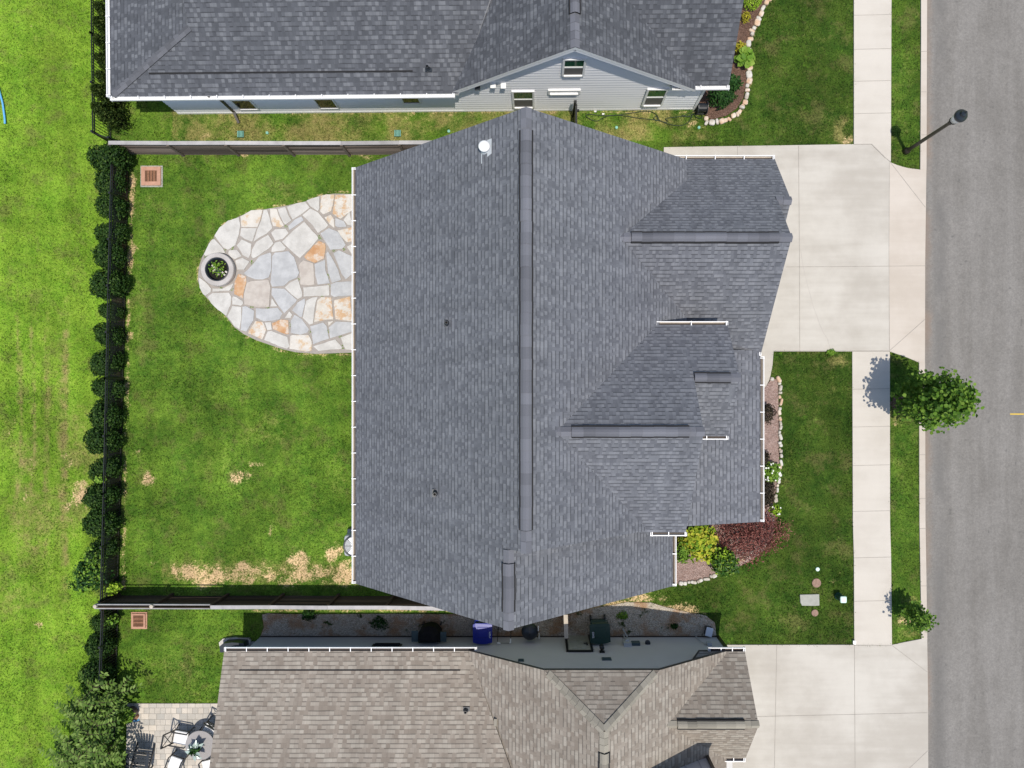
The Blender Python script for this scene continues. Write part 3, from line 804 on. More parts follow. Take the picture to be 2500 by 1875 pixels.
def gable_body(mb, axis, a0, a1, e0, e1, ze, zp, p=None, mi=0):
    """pentagon wall body; axis 'y': profile in x-z run along y"""
    pm = (e0+e1)/2 if p is None else p
    prof = [(e0, -.1), (e1, -.1), (e1, ze), (pm, zp), (e0, ze)]
    vs = []
    for a in (a0, a1):
        vs += [((s, a, z) if axis == 'y' else (a, s, z)) for s, z in prof]
    mb.add(vs, [(0,1,2,3,4), (9,8,7,6,5)] + [(i, (i+1) % 5, 5+(i+1) % 5, 5+i)[::-1] for i in range(5)], mi)

# ------------------------------------------------------------------ the middle house
H1 = empty('house', (0, 0, 0))
tag(H1, 'blue-grey shingled house in the middle with two little cross gables over its driveway side', 'house')
XW, mW, mE = -6.168, .912, .86
YN, YS, YB = 7.65, -6.53, -4.32
RN, RS = -.28, -.77
ZN, ZS = 2.6+mW*(RN-XW), 2.6+mW*(RS-XW)
PW = (2.6-mW*XW, mW, 0)
PEN = (ZN+mE*RN, -mE, 0); PES = (ZS+mE*RS, -mE, 0)
XES = 4.58
rf = MB()
rf.slab(PW, [(XW,YS),(RS,YS),(RS,YB),(RN,YB),(RN,YN),(XW,YN)])
rf.slab(PEN, [(RN,YB),(4.93,YB),(4.93,YN),(RN,YN)])
rf.slab(PES, [(RS,YS),(XES,YS),(XES,YB),(RS,YB)])
# garage gable (twin)
mg, XG, YG0 = .9, 7.69, 7.94
YGR = 4.67; ZGR = 2.6+mg*(YG0-YGR)
rf.slab((2.6+mg*YG0, 0, -mg), [(1.2,YGR),(XG,YGR),(XG,5.50),(8.115,6.12),(8.115,YG0),(3.8,YG0)][:2] + [(XG,5.55),(XG,6.12),(8.115,6.12),(8.115,YG0),(3.6,YG0)])
rf.slab((ZGR-.92*YGR, 0, .92), [(1.2,YGR),(XG,YGR),(XG,1.346),(3.4,1.346)])
rf.slab((2.6+mg*YG0-2*mg*6.12, 0, mg), [(XG-.25,6.12),(8.115,6.12),(8.115,5.0),(XG-.25,5.0)])
# big cross gable and the small one standing out of it
z2 = 4.45; m2 = .866; X2, X3 = 4.66, 6.03; Y2N, Y2R, Y3R, Y3S = 2.122, -1.106, .4246, -1.40
P2N = (z2+m2*Y2N, 0, -m2); Z2R = P2N[0]-m2*Y2R; Z3R = P2N[0]-m2*Y3R
rf.slab(P2N, [(.2,Y2R),(X2,Y2R),(X2,Y3R),(X3,Y3R),(X3,Y2N),(2.6,Y2N)])
rf.slab((Z2R-.775*Y2R, 0, .775), [(.2,Y2R),(X2,Y2R),(X2,-4.39),(2.6,-4.39)])
rf.slab((Z3R-.79*Y3R, 0, .79), [(X2-1.2,Y3R),(X3,Y3R),(X3,Y3S),(X2-1.2,Y3S)])
# porch roof
XP = 7.66; PP = (2.5+.31*XP, -.31, 0)
rf.slab(PP, [(3.6,-4.44),(XP,-4.44),(XP,1.42),(3.6,1.42)])
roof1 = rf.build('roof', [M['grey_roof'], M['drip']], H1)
ridge_cap((RN, 7.05, ZN), (RN, -3.72, ZN), .30, roof1, M['cap_grey'])
cap_strip((RN, YN, ZN), (RN, 7.07, ZN), .30, roof1, M['cap_grey'])
cap_strip((RN, -3.74, ZN), (RN, YB, ZN), .30, roof1, M['cap_grey'])
ridge_cap((RS, -4.72, ZS), (RS, -6.05, ZS), .30, roof1, M['cap_grey'])
cap_strip((RS, -6.07, ZS), (RS, YS, ZS), .30, roof1, M['cap_grey'])
cap_strip((RS, -4.34, ZS), (RS, -4.70, ZS), .30, roof1, M['cap_grey'])
ridge_cap((2.86, YGR, ZGR), (7.32, YGR, ZGR), .27, roof1, M['cap_grey'])
cap_strip((7.30, YGR, ZGR), (XG, YGR, ZGR), .27, roof1, M['cap_grey'])
cap_strip((2.2, YGR, ZGR), (2.84, YGR, ZGR), .27, roof1, M['cap_grey'])
cap_strip((XG-.05, 6.12, 2.6+mg*(YG0-6.12)), (8.115, 6.12, 2.6+mg*(YG0-6.12)), .27, roof1, M['cap_grey'])
ridge_cap((.98, Y2R, Z2R), (4.26, Y2R, Z2R), .27, roof1, M['cap_grey'])
cap_strip((4.24, Y2R, Z2R), (X2, Y2R, Z2R), .27, roof1, M['cap_grey'])
cap_strip((.4, Y2R, Z2R), (.96, Y2R, Z2R), .27, roof1, M['cap_grey'])
ridge_cap((4.68, Y3R, Z3R), (5.76, Y3R, Z3R), .25, roof1, M['cap_grey'])
cap_strip((5.75, Y3R, Z3R), (X3, Y3R, Z3R), .25, roof1, M['cap_grey'])
gutter((XW,YN,2.60), (XW,YS,2.60), (-1,0), H1)
gutter((4.05,YG0,2.60), (8.115,YG0,2.60), (0,1), H1)
gutter((3.72,Y2N,z2), (X3+.02,Y2N,z2), (0,1), H1, w=.11)
gutter((X2+.02,Y3S,Z3R-.79*(Y3R-Y3S)), (X3+.02,Y3S,Z3R-.79*(Y3R-Y3S)), (0,-1), H1, w=.10, step=.5)
gutter((3.55,-4.39,Z2R-.775*(Y2R+4.39)), (X2+.04,-4.39,Z2R-.775*(Y2R+4.39)), (0,-1), H1, w=.11, step=.5)
gutter((6.74,1.346,2.50), (XG,1.346,2.50), (0,-1), H1, w=.10, step=.5)
gutter((XP,1.22,2.5), (XP,-4.44,2.5), (1,0), H1)
gutter((XES,-4.36,2.91), (XES,YS,2.91), (1,0), H1)
wb = MB()
gable_body(wb, 'y', YS+.32, YN-.32, -5.72, 4.15, 2.55, 6.9, p=-.55)
gable_body(wb, 'x', 2.0, 7.25, 1.75, 7.5, 2.4, 5.1, p=YGR)
gable_body(wb, 'x', 7.2, 7.68, 4.9, 7.45, 2.2, 3.75, p=6.12)
gable_body(wb, 'x', 1.0, 4.35, -4.05, 1.75, 4.2, 6.75, p=Y2R)
gable_body(wb, 'x', 4.2, 5.7, -1.05, 1.75, 4.1, 5.5, p=Y3R)
wb.build('wall', M['siding_white'], H1)
for y in (-4.1, -2.2, -.4, 1.2):
    MB().box((7.35, y, 1.25), (.24, .24, 2.5)).box((7.35, y, .12), (.34, .34, .24)).build('porch_post', M['white'], H1)
# white round-topped roof vent near the upper end, and two small pipes
def onW(u, v):
    a, b = ray(u, v); # z = A + B*x, x=a*(H-z)
    z = (PW[0]+PW[1]*a*CAM_H)/(1+PW[1]*a)
    return Vector((a*(CAM_H-z), b*(CAM_H-z), z))
p = onW(1184, 366)
vt = MB(); vt.lathe([(.13,-.12),(.125,.10),(.095,.16),(.095,.30)], p, 20, 0, False)
vt.lathe([(.06,.30),(.155,.31),(.165,.33),(.155,.35),(.10,.385),(.001,.40)], p, 20, 1, False)
vt.add([p+Vector((-.13,-.30,-.13)), p+Vector((.20,-.16,.19)), p+Vector((.20,.26,.19)), p+Vector((-.13,.26,-.13))], [(0,1,2,3)], 0)
vt.add([p+Vector((-.15,-.36,-.14)), p+Vector((-.09,-.36,-.08)), p+Vector((-.09,0,-.08)), p+Vector((-.15,0,-.14))], [(0,1,2,3)], 0)
vt.build('roof_vent', [M['lead'], M['white']], roof1, smooth=True)
p = onW(1092, 789); pipe_vent(p.x, p.y, p.z, .22, .05, roof1)
p = onW(1064, 1204); pipe_vent(p.x, p.y, p.z, .26, .055, roof1)

def lap_wall(mb, y, face, zs, pitch=.20, depth=.030):
    """overlapping boards on a wall facing y*face; zs = list of (z, xl, xr) from bottom to top"""
    def lim(z):
        for (z0, l0, r0), (z1, l1, r1) in zip(zs[:-1], zs[1:]):
            if z0 <= z <= z1: t = (z-z0)/(z1-z0); return l0+(l1-l0)*t, r0+(r1-r0)*t
        return zs[-1][1:]
    z = zs[0][0]; top = zs[-1][0]; yo, yi = y+face*(depth+.004), y+face*.004
    while z < top-.01:
        z2 = min(z+pitch, top); (l0, r0), (l1, r1) = lim(z), lim(z2)
        f = [(0,1,2,3)] if face < 0 else [(3,2,1,0)]
        mb.add([(l0,yo,z),(r0,yo,z),(r1,yi,z2),(l1,yi,z2)], f); mb.add([(l0,yi,z),(r0,yi,z),(r0,yo,z),(l0,yo,z)], f); z = z2

# ------------------------------------------------------------------ the upper house (slightly turned)
TH = .009
H2 = empty('house', (0, 0, 0), TH)
tag(H2, 'charcoal shingled house with pale grey lap siding and three white windows under its gable', 'house')
def L2(u, v, z):
    w = W(u, v, z); c, s = math.cos(TH), math.sin(TH)
    return Vector((w.x*c+w.y*s, -w.x*s+w.y*c, z))
YW = 10.60; YE = 10.27; XL = -14.55
rf = MB()
ms, mw = .5, .3
PS = (2.4-ms*YE, 0, ms); PWn = (2.4-mw*XL, mw, 0)
xh = -11.4; yh = YE + mw*(xh-XL)/ms
rf.slab(PS, [(XL,YE),(-2.6,YE),(1.25,18.5),(xh,18.5),(xh,yh)])
rf.slab(PWn, [(XL,YE),(xh,yh),(xh,18.5),(XL,18.5)])
GXR, GZR, mgl, mgr = 1.25, 5.66, .80, .755
YK = 10.32
rf.slab((GZR-mgl*GXR, mgl, 0), [(-2.98,YK),(GXR,YK),(GXR,18.5),(-2.98,18.5)])
rf.slab((GZR+mgr*GXR, -mgr, 0), [(GXR,YK),(5.55,YK),(5.55,18.5),(GXR,18.5)])
me_ = .97; YE2 = 10.46
PSE = (2.4-me_*YE2, 0, me_)
rf.slab(PSE, [(4.7,YE2),(6.7,YE2),(6.7,15.5),(.9,15.5),(.9,13.6)])
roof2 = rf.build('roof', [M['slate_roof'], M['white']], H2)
ridge_cap((GXR,11.35,GZR), (GXR,18.0,GZR), .28, roof2, M['cap_grey'])
cap_strip((GXR,YK,GZR), (GXR,11.33,GZR), .28, roof2, M['cap_grey'])
cap_strip((XL+.1,YE+.06,2.43), (xh,yh,2.4+mw*(xh-XL)), .25, roof2, M['slate_cap'] if 'slate_cap' in M else M['cap_grey'], sag=.03, lift=.004, name='hip_cap')
pv = L2(1042, 160, 3.0); pipe_vent(pv.x, pv.y, PS[0]+ms*pv.y, .20, .05, roof2)
def zP(P, x, y): return P[0]+P[1]*x+P[2]*y
ev = MB(); y0 = 10.27+.62
for i in range(40):
    xa = -13.05+i*(8.95/40); xb = xa+8.95/40
    ev.add([(xa,y0,zP(PS,0,y0)+.012+.004*(i % 2)),(xb,y0,zP(PS,0,y0)+.012+.004*(i % 2)),(xb,y0+.045,zP(PS,0,y0+.045)+.02),(xa,y0+.045,zP(PS,0,y0+.045)+.02)], [(0,1,2,3)])
ev.build('edge_vent', M['slot'], roof2)
gutter((XL,YE,2.40), (-2.72,YE,2.40), (0,-1), H2, floor='white', silt=False)
gutter((XL,YE,2.40), (XL,18.5,2.40), (-1,0), H2, floor='white', silt=False)
gutter((4.75,YE2,2.40), (6.72,YE2,2.40), (0,-1), H2, floor='white', silt=False)
# little boxed return where the right rake meets the gutter
MB().box((5.18,10.50,2.30), (.85,.18,.16)).build('cornice_return', M['white'], H2)
# walls
wb = MB()
wb.prism([(-13.35,YW),(5.95,YW),(5.95,18.3),(-13.35,18.3)], -.1, 2.25)
gable_body(wb, 'y', YW-.012, 18.3, -2.6, 5.1, 2.25, 5.28, p=GXR)
lap_wall(wb, YW-.014, -1, [(.12,-13.35,5.95),(2.25,-13.35,5.95)])
lap_wall(wb, YW-.018, -1, [(.12,-2.6,5.1),(2.25,-2.6,5.1),(5.26,GXR-.02,GXR+.02)])
wb.build('wall', M['siding_light'], H2)
MB().box((-3.70,YW-.03,.06), (19.3,.05,.13)).build('base_trim', M['white'], H2)
MB().box((5.985,YW-.025,1.12), (.09,.09,2.25)).build('corner_trim', M['white'], H2)
# rake trim boards under the gable edge
def rake_board(x0, z0, x1, z1, y, mat):
    MB().bar((x0,y,z0-.17), (x1,y,z1-.17), .03, .18).build('rake_board', mat, H2)
rake_board(-2.9, GZR-mgl*(GXR+2.9), GXR, GZR, YK+.02, M['siding_light'])
rake_board(GXR, GZR, 5.4, GZR-mgr*(5.4-GXR), YK+.02, M['siding_light'])
def window(x0, x1, z0, z1, parent, y, sash=True, face=-1, gmat='glass', lower='screen', name='window', t=.07, frame='white'):
    """double-hung window in a wall facing -y (or +y)"""
    s = face
    fr = MB(); cx, cz = (x0+x1)/2, (z0+z1)/2
    yo = y + s*.035
    fr.box((x0+t/2, yo, cz), (t, .10, z1-z0)); fr.box((x1-t/2, yo, cz), (t, .10, z1-z0))
    fr.box((cx, yo, z1-t/2), (x1-x0-2*t, .098, t)); fr.box((cx, yo+s*(.015 if t > .06 else .0), z0+t/2), (x1-x0-2*t, .13 if t > .06 else .097, t))
    if sash: fr.box((cx, yo-s*.004, cz), (x1-x0-2*t, .07, .07))
    w = fr.build(name, M[frame], parent)
    yg = y + s*.038
    if sash:
        MB().box((cx, yg, (cz+.035+z1-t)/2), (x1-x0-2*t, .02, z1-t-cz-.035)).build('pane', M[gmat], w)
        MB().box((cx, yg+s*.012, (cz-.035+z0+t)/2), (x1-x0-2*t, .02, cz-.035-z0-t)).build('screen', M[lower], w)
    else:
        MB().box((cx, yg, cz), (x1-x0-2*t, .02, z1-z0-2*t)).build('pane', M[gmat], w)
    return w
def xz2(u, v):
    """point on the upper house wall plane seen at a pixel -> local x, z"""
    z = 1.0
    for _ in range(12):
        w = L2(u, v, z); z = CAM_H - (CAM_H-z)*YW/w.y
    w = L2(u, v, z); return w.x, z
YGW = YW-.022
def win2(u0, u1, vb, vt, **k):
    a, z0 = xz2(u0, vb); b, _ = xz2(u1, vb); _, z1 = xz2((u0+u1)/2, vt)
    return window(a, b, z0, z1, H2, YGW, **k)
win2(1371, 1426, 179, 138); win2(1252, 1305, 257.5, 217); win2(1566, 1616, 252.5, 212)
win2(1338, 1416, 224, 214, sash=False, gmat='white')
for u0, u1, vb in ((585,634,264),(781,829,261.5)):
    a, z0 = xz2(u0, vb); b, _ = xz2(u1, vb); window(a, b, z0, z0+1.75, H2, YW, gmat='glass_dark', lower='glass_dark', t=.05)
a, z0 = xz2(984, 249); b, _ = xz2(1029, 249); window(a, b, z0, z0+1.1, H2, YW, gmat='glass_dark', lower='glass_dark', t=.05)
for u, v, m_ in ((1166,207,'charcoal'),(1204,202,'white'),(1229,203,'white')):
    x, z = xz2(u, v); MB().box((x, YGW-.06, z), (.16,.12,.15)).box((x, YGW-.10, z+.09), (.18,.2,.03)).build('wall_vent', M[m_], H2)
ds = MB(); x1_, _ = xz2(577, 275)
ds.bar((x1_,YW-.05,2.2), (x1_,YW-.05,.22), .085).bar((x1_,YW-.05,.25), (x1_+.12,YW-.42,.06), .085).bar((x1_,YE-.02,2.33), (x1_,YW-.05,2.2), .085)
ds.build('downspout', M['bronze'], H2)

# ------------------------------------------------------------------ the lower house
H3 = empty('house', (0, 0, 0))
tag(H3, 'tan shingled house at the bottom, its clipped gable facing the narrow gravel alley', 'house')
ZA = 2.35; YA = -8.91; XA = -10.75
rf = MB(); mN = .34
PN3 = (ZA+mN*YA, 0, -mN)
rf.slab(PN3, [(XA,YA),(-2.34,YA),(1.8,-18.5),(XA,-18.5)])
A3X, A3Z, ml, mr = 2.05, 5.42, .695, .672
zc = 4.15; yc = -8.90; xl, xr = A3X-(A3Z-zc)/ml, A3X-(zc-A3Z)/mr
yap = -10.28
PL3 = (A3Z-ml*A3X, ml, 0); PR3 = (A3Z+mr*A3X, -mr, 0); mh = (A3Z-zc)/(yc-yap)
rf.slab(PL3, [(-2.34,yc),(xl,yc),(A3X,yap),(A3X,-18.5),(-2.34,-18.5)])
rf.slab(PR3, [(xr,yc),(6.52,yc),(6.52,-18.5),(A3X,-18.5),(A3X,yap)])
rf.slab((zc+mh*yc, 0, -mh), [(xl,yc),(xr,yc),(A3X,yap)])
GE = 7.16; YR3 = -10.75; Z3 = 3.97; me3 = .87
rf.slab((Z3-me3*YR3*-1*-1, 0, -me3) if False else (Z3+me3*YR3, 0, -me3), [(3.6,YR3),(GE,YR3),(GE,-8.92),(5.6,-8.92)])
rf.slab((Z3-.84*YR3, 0, .84), [(3.6,YR3),(GE,YR3),(GE,-12.55),(6.28,-12.55),(6.28,-13.0),(4.5,-13.0)])
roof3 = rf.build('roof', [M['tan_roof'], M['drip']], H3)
ridge_cap((A3X,-10.95,A3Z), (A3X,-18.0,A3Z), .27, roof3, M['cap_tan'])
cap_strip((A3X,yap,A3Z), (A3X,-10.93,A3Z), .27, roof3, M['cap_tan'])
cap_strip((xl+.12,yc-.09,zc+.085), (A3X-.05,yap+.03,A3Z), .27, roof3, M['cap_tan'], name='hip_cap')
cap_strip((xr-.12,yc-.09,zc+.085), (A3X+.05,yap+.03,A3Z), .27, roof3, M['cap_tan'], name='hip_cap')
ridge_cap((4.55,YR3,Z3), (6.72,YR3,Z3), .24, roof3, M['cap_tan'])
cap_strip((6.70,YR3,Z3), (GE,YR3,Z3), .24, roof3, M['cap_tan'])
cap_strip((4.2,YR3,Z3), (4.53,YR3,Z3), .24, roof3, M['cap_tan'])
ev = MB(); y0 = -9.47
for i in range(30):
    xa = -10.15+i*(7.55/30); xb = xa+7.55/30
    ev.add([(xa,y0,zP(PN3,0,y0)+.012+.004*(i % 2)),(xb,y0,zP(PN3,0,y0)+.012+.004*(i % 2)),(xb,y0-.04,zP(PN3,0,y0-.04)+.02),(xa,y0-.04,zP(PN3,0,y0-.04)+.02)], [(0,1,2,3)])
ev.build('edge_vent', M['slot'], roof3)
pv = W(1137, 1735, 3.0); pipe_vent(pv.x, pv.y, zP(PN3,0,pv.y), .2, .05, roof3)
pv = W(1210, 1760, 3.0); MB().box((pv.x, pv.y, zP(PN3,0,pv.y)+.05), (.10,.22,.10), rx=-.3).build('attic_vent', M['cap_tan'], roof3)
gutter((XA,YA,ZA), (-2.05,YA,ZA), (0,1), H3, step=.68, silt=False)
gutter((5.9,-8.92,ZA), (GE+.02,-8.92,ZA), (0,1), H3, step=.38, silt=False)
gutter((6.34,-12.55,2.45), (GE,-12.55,2.45), (0,-1), H3, step=.3, silt=False)
gutter((6.28,-12.6,2.40), (6.28,-13.3,2.40), (1,0), H3, step=.3, silt=False)
wb = MB(); YW3 = -9.215
wb.prism([(-10.35,YW3),(6.78,YW3),(6.78,-18),(-10.35,-18)], -.1, 2.2)
prof = [(-1.9,2.1),(6.1,2.1),(xr-.1,3.86),(xl+.1,3.86)]
wb.add([(x,YW3+.012,z) for x, z in prof]+[(x,-10.2,z) for x, z in prof], [(0,3,2,1),(4,5,6,7),(0,1,5,4),(1,2,6,5),(2,3,7,6),(3,0,4,7)])
lap_wall(wb, YW3+.014, 1, [(.14,-10.35,6.78),(2.1,-10.35,6.78)])
lap_wall(wb, YW3+.020, 1, [(2.1,-1.9,6.1),(3.86,xl+.1,xr-.1)])
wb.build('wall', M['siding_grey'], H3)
# upper dormer wall with battens beyond, standing on the right slope
dz = MB(); dz.prism([(2.4,-12.27),(5.72,-12.27),(5.72,-18),(2.4,-18)], 2.0, 4.75)
for x in (3.6, 4.25, 4.9, 5.4): dz.box((x,-12.262,3.6), (.03,.03,2.2))
dz.build('dormer_wall', M['siding_grey2'] if 'siding_grey2' in M else M['ac_grey'], H3)
rf = MB(); rf.slab((4.75+.2*-12.0, 0, -.2), [(2.2,-12.0),(6.0,-12.0),(6.0,-18),(2.2,-18)])
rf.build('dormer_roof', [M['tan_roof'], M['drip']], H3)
MB().box((5.74,-12.25,3.5), (.1,.08,2.4)).build('corner_trim', M['bronze'], H3)
def xz3(u, v):
    z = 1.0
    for _ in range(12):
        w = W(u, v, z); z = CAM_H - (CAM_H-z)*YW3/w.y
    return W(u, v, z).x, z
YD = YW3+.034
# side door with frame and handle
a, zt = xz3(1388, 1594); b, _ = xz3(1443, 1594)
dr = MB(); dr.box(((a+b)/2, YD+.02, zt/2), (b-a, .05, zt)); 
for px_ in (.30,.70):
    for pz in (.30,.72): dr.box((a+(b-a)*px_, YD+.05, zt*pz), ((b-a)*.26, .012, zt*.30))
door = dr.build('door', M['slab_grey'], H3)
df = MB(); df.box((a-.04, YD+.03, zt/2), (.08,.11,zt+.04)).box((b+.04, YD+.03, zt/2), (.08,.11,zt+.04)).box(((a+b)/2, YD+.03, zt+.05), (b-a,.11,.06))
df.build('door_frame', M['black_metal'], H3)
MB().box((b-.10, YD+.07, 1.02), (.05,.05,.2)).box((b-.16, YD+.10, 1.05), (.13,.03,.03)).build('handle', M['black_metal'], door)
x, z = xz3(1470, 1596); lm = MB(); lm.box((x,YD+.03,z-.02), (.18,.05,.14)).lathe([(.05,-.28),(.085,-.22),(.085,-.02),(.03,.02)], (x, YD+.16, z), 12)
lm.build('wall_lamp', M['black_metal'], H3)
for u, v, d in ((1481,1613,.32),(1272,1616,.2)):
    x, z = xz3(u, v); MB().box((x,YD+.02,z), (d,.05,d*.75)).box((x,YD+.05,z), (d*.85,.02,d*.1)).box((x,YD+.05,z+d*.2), (d*.85,.02,d*.1)).box((x,YD+.05,z-d*.2), (d*.85,.02,d*.1)).build('wall_vent', M['teal'], H3)
x, z = xz3(1531, 1577); em = MB(); em.box((x,YD+.07,z), (.28,.14,.42)).lathe([(.09,0),(.09,.12),(.03,.13)], (x,YD+.12,z-.1), 14)
em.tube([(x-.02,YD+.06,z-.2),(x-.02,YD+.06,.0)], .03).tube([(x+.07,YD+.06,z-.2),(x+.07,YD+.12,.35),(x-.05,YD+.3,.05)], .025).build('electric_meter', M['ac_grey'], H3)
x, z = xz3(1552, 1576); MB().box((x,YD+.05,z), (.30,.10,.26)).build('utility_box', M['teal'], H3)
x, z = xz3(1581, 1575); MB().lathe([(.10,0),(.10,.06),(.06,.09)], (x,YD+.06,z), 12).build('utility_box', M['charcoal'], H3)
x, z = xz3(1731, 1578); MB().box((x,YD+.06,z), (.16,.12,.2)).tube([(x-.12,YD+.05,z),(x-.26,YD+.05,z-.35),(x-.3,YD+.05,.02)], .02).build('utility_box', M['ac_grey'], H3)
a, z0 = xz3(910, 1579); b, _ = xz3(981, 1579)
window(a, b, z0-1.0+.02, z0, H3, YW3, face=1, gmat='glass_dark', lower='glass_dark') if False else window(a, b, .95, 2.0, H3, YW3, face=1, gmat='glass_dark', lower='glass_dark', frame='black_metal')
MB().box((6.80,YW3-.02,1.1), (.14,.16,2.2)).build('corner_trim', M['bronze'], H3)
MB().box((-1.78,YW3+.035,.06), (17.1,.06,.15)).build('base_trim', M['bronze'], H3)
# ================================================================== FENCES
def wood_fence(name, p, q, h, side, label, cap_from=0.0, mats=('wood','wood_cap'), post_gap=2.08, seed=1, cap_w=.135, phase=.6, open_boards=0.0, tilt=0.0):
    """horizontal board fence p->q (xy), posts on the given side (+1 left of p->q)"""
    rr = random.Random(seed)
    root = tag(empty(name, (p[0], p[1], 0)), label, 'fence')
    P = Vector((0,0,0)); Q = Vector((q[0]-p[0], q[1]-p[1], 0)); d = Q.normalized(); L = Q.length; a = Vector((-d.y, d.x, 0))*side
    nb = 7; bh = h/nb
    n = int((L-phase)/post_gap)+1
    xs_ = [0.05] + [phase+post_gap*i for i in range(n)] + [L-.05]
    xs_ = [x for i, x in enumerate(xs_) if i == 0 or x-xs_[i-1] > .3]
    sway = [rr.uniform(-.018, .018) for _ in xs_]
    bd = MB()
    for s in range(len(xs_)-1):
        for b in range(nb):
            if open_boards and rr.random() < open_boards and s < 6: hh = bh*.55
            else: hh = bh-(.040 if tilt else .018)
            z = bh*(b+.5)+rr.uniform(-.006,.006)
            y0, y1 = sway[s], sway[s+1]
            o = rr.uniform(-.008,.008)
            za, zb = z+rr.uniform(-.008,.008), z+rr.uniform(-.008,.008); pv = []
            for t_, y_, zz in ((xs_[s]+.003, y0, za), (xs_[s+1]-.003, y1, zb)):
                for sx_, sz_ in ((.012+tilt,-.5),(.012,.5),(-.012,.5),(-.012+tilt,-.5)):
                    pv.append(P+d*t_+a*(y_+o+sx_)+Vector((0,0,zz+hh*sz_)))
            bd.add(pv, [(0,1,2,3),(7,6,5,4),(0,4,5,1),(1,5,6,2),(2,6,7,3),(3,7,4,0)])
    bd.build('board_panel', M[mats[0]], root)
    for i, x in enumerate(xs_):
        c = P+d*x+a*(sway[i]+.062)
        MB().box((c.x, c.y, (h-.012)/2), (.09,.09,h-.012), rz=math.atan2(d.y,d.x)).build('post', M[mats[0]], root)
    cp = MB()
    for s in range(len(xs_)-1):
        if xs_[s] < cap_from-.2: continue
        A = P+d*(xs_[s]+.002)+a*(sway[s]+.02); B = P+d*(xs_[s+1]-.002)+a*(sway[s+1]+.02)
        cp.bar(A+Vector((0,0,h+.018+rr.uniform(0,.012))), B+Vector((0,0,h+.018+rr.uniform(0,.012))), cap_w, .03)
    if cp.v: cp.build('cap_board', M[mats[1]], root)
    if cap_from > 0:
        rl = MB()
        rl.bar(P+a*.105+Vector((0,0,h-.05)), P+d*cap_from+a*.105+Vector((0,0,h-.05)), .03, .09)
        rl.bar(P-a*.03+Vector((0,0,h-.02)), P+d*cap_from-a*.03+Vector((0,0,h-.02)), .03, .05)
        rl.build('top_rail', M['wood_cap'], root)
        for x in xs_:
            if x < cap_from:
                c = P+d*x+a*.06; MB().lathe([(.065,0),(.065,.10),(.001,.12)], (c.x,c.y,h-.03), 10).build('post_top', M['wood_pale'], root)
    return root
a, b = W(309,375.5), W(1100,375.5)
wood_fence('wood_fence', (a.x,a.y), (b.x,b.y), 1.25, -1, 'weathered brown horizontal board fence along the top of the back yard', seed=3, phase=2.15, tilt=.03)
a, b = W(289,1455), W(1210,1457)
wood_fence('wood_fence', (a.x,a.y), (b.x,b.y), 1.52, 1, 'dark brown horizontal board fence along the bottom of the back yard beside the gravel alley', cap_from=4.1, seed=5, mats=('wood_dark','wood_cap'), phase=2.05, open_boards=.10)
a, b = W(1377,1472), W(1377,1553)
wood_fence('wood_fence', (a.x,a.y), (b.x,b.y), 1.28, 1, 'short wooden fence with a pale flat cap crossing the narrow alley', seed=8, mats=('wood_dark','wood_pale'), post_gap=1.0, phase=.9, cap_w=.15)

def iron_fence(pts, h, label, gap=1.7, mesh=False, pick=.105, top2=.11, panelname='picket_panel', phase=0.0):
    """black iron fence along ground pixels"""
    P = [W(u, v) for u, v in pts]
    root = tag(empty('iron_fence', tuple(P[0])), label, 'fence'); O = P[0]
    pk, rl, ms_ = MB(), MB(), MB()
    for A, B in zip(P[:-1], P[1:]):
        A, B = A-O, B-O; d = (B-A); L = d.length; d.normalize()
        for z in (h-.02, h-.02-top2, .12):
            MB().bar(A+Vector((0,0,z)), B+Vector((0,0,z)), .030, .036).build('rail', M['black_metal'], root)
        n = int(L/pick)
        for i in range(n):
            c = A+d*(i+.5)*L/n
            pk.bar(c+Vector((0,0,.06)), c+Vector((0,0,h-.035)), .0165)
        if mesh:  # added mesh, there to blacken the shaded strip below the hedge
            m = int(L/.045)
            for i in range(m):
                c = A+d*(i+.5)*L/m; ms_.bar(c+Vector((0,0,.02)), c+Vector((0,0,h-.15)), .007)
            for k in range(22):
                z = .03+k*.044; ms_.bar(A+Vector((0,0,z)), B+Vector((0,0,z)), .007)
        np_ = max(1, int(round(L/gap)))
        for i in range(np_+1):
            c = A+d*L*i/np_
            MB().box((c.x,c.y,(h+.05)/2), (.055,.055,h+.05), rz=math.atan2(d.y,d.x)).box((c.x,c.y,h+.06), (.07,.07,.02), rz=math.atan2(d.y,d.x)).build('post', M['black_metal'], root)
    pk.build('picket', M['black_metal'], root)
    if mesh: ms_.build('darkening_mesh', M['black_metal'], root)
    return root
iron_fence([(270,-90),(271,120),(274,350)], 1.25, 'black iron picket fence beside the row of cypress shrubs and the charcoal roofed house', gap=1.85)
iron_fence([(276,352),(310,363)], 1.2, 'short black iron fence return closing the gap beside the weathered board fence', gap=.6)
iron_fence([(316,384),(303,925),(297,1195),(290,1446)], 1.2, 'long black iron picket fence with added darkening mesh between meadow and middle back yard', mesh=True)
iron_fence([(293,1466),(287,1640),(281,1900)], 1.2, 'black iron picket fence beside the paver patio in the lower left', mesh=False)

# black gate between the two upper houses
gt = tag(empty('iron_gate', tuple(W(1403, 283))), 'narrow black gate standing open beside the pale siding wall and the blue-grey roof', 'gate')
mb = MB(); mb.box((0,-.75,.62), (.07,1.5,1.05)); mb.build('gate_panel', M['black_metal'], gt)
MB().box((-.05,-.02,.72), (.10,.10,1.44)).build('post', M['black_metal'], gt)
MB().box((-.05,-1.5,.72), (.10,.10,1.44)).build('post', M['black_metal'], gt)
MB().box((.07,-.18,1.0), (.08,.05,.18)).build('latch', M['charcoal'], gt)

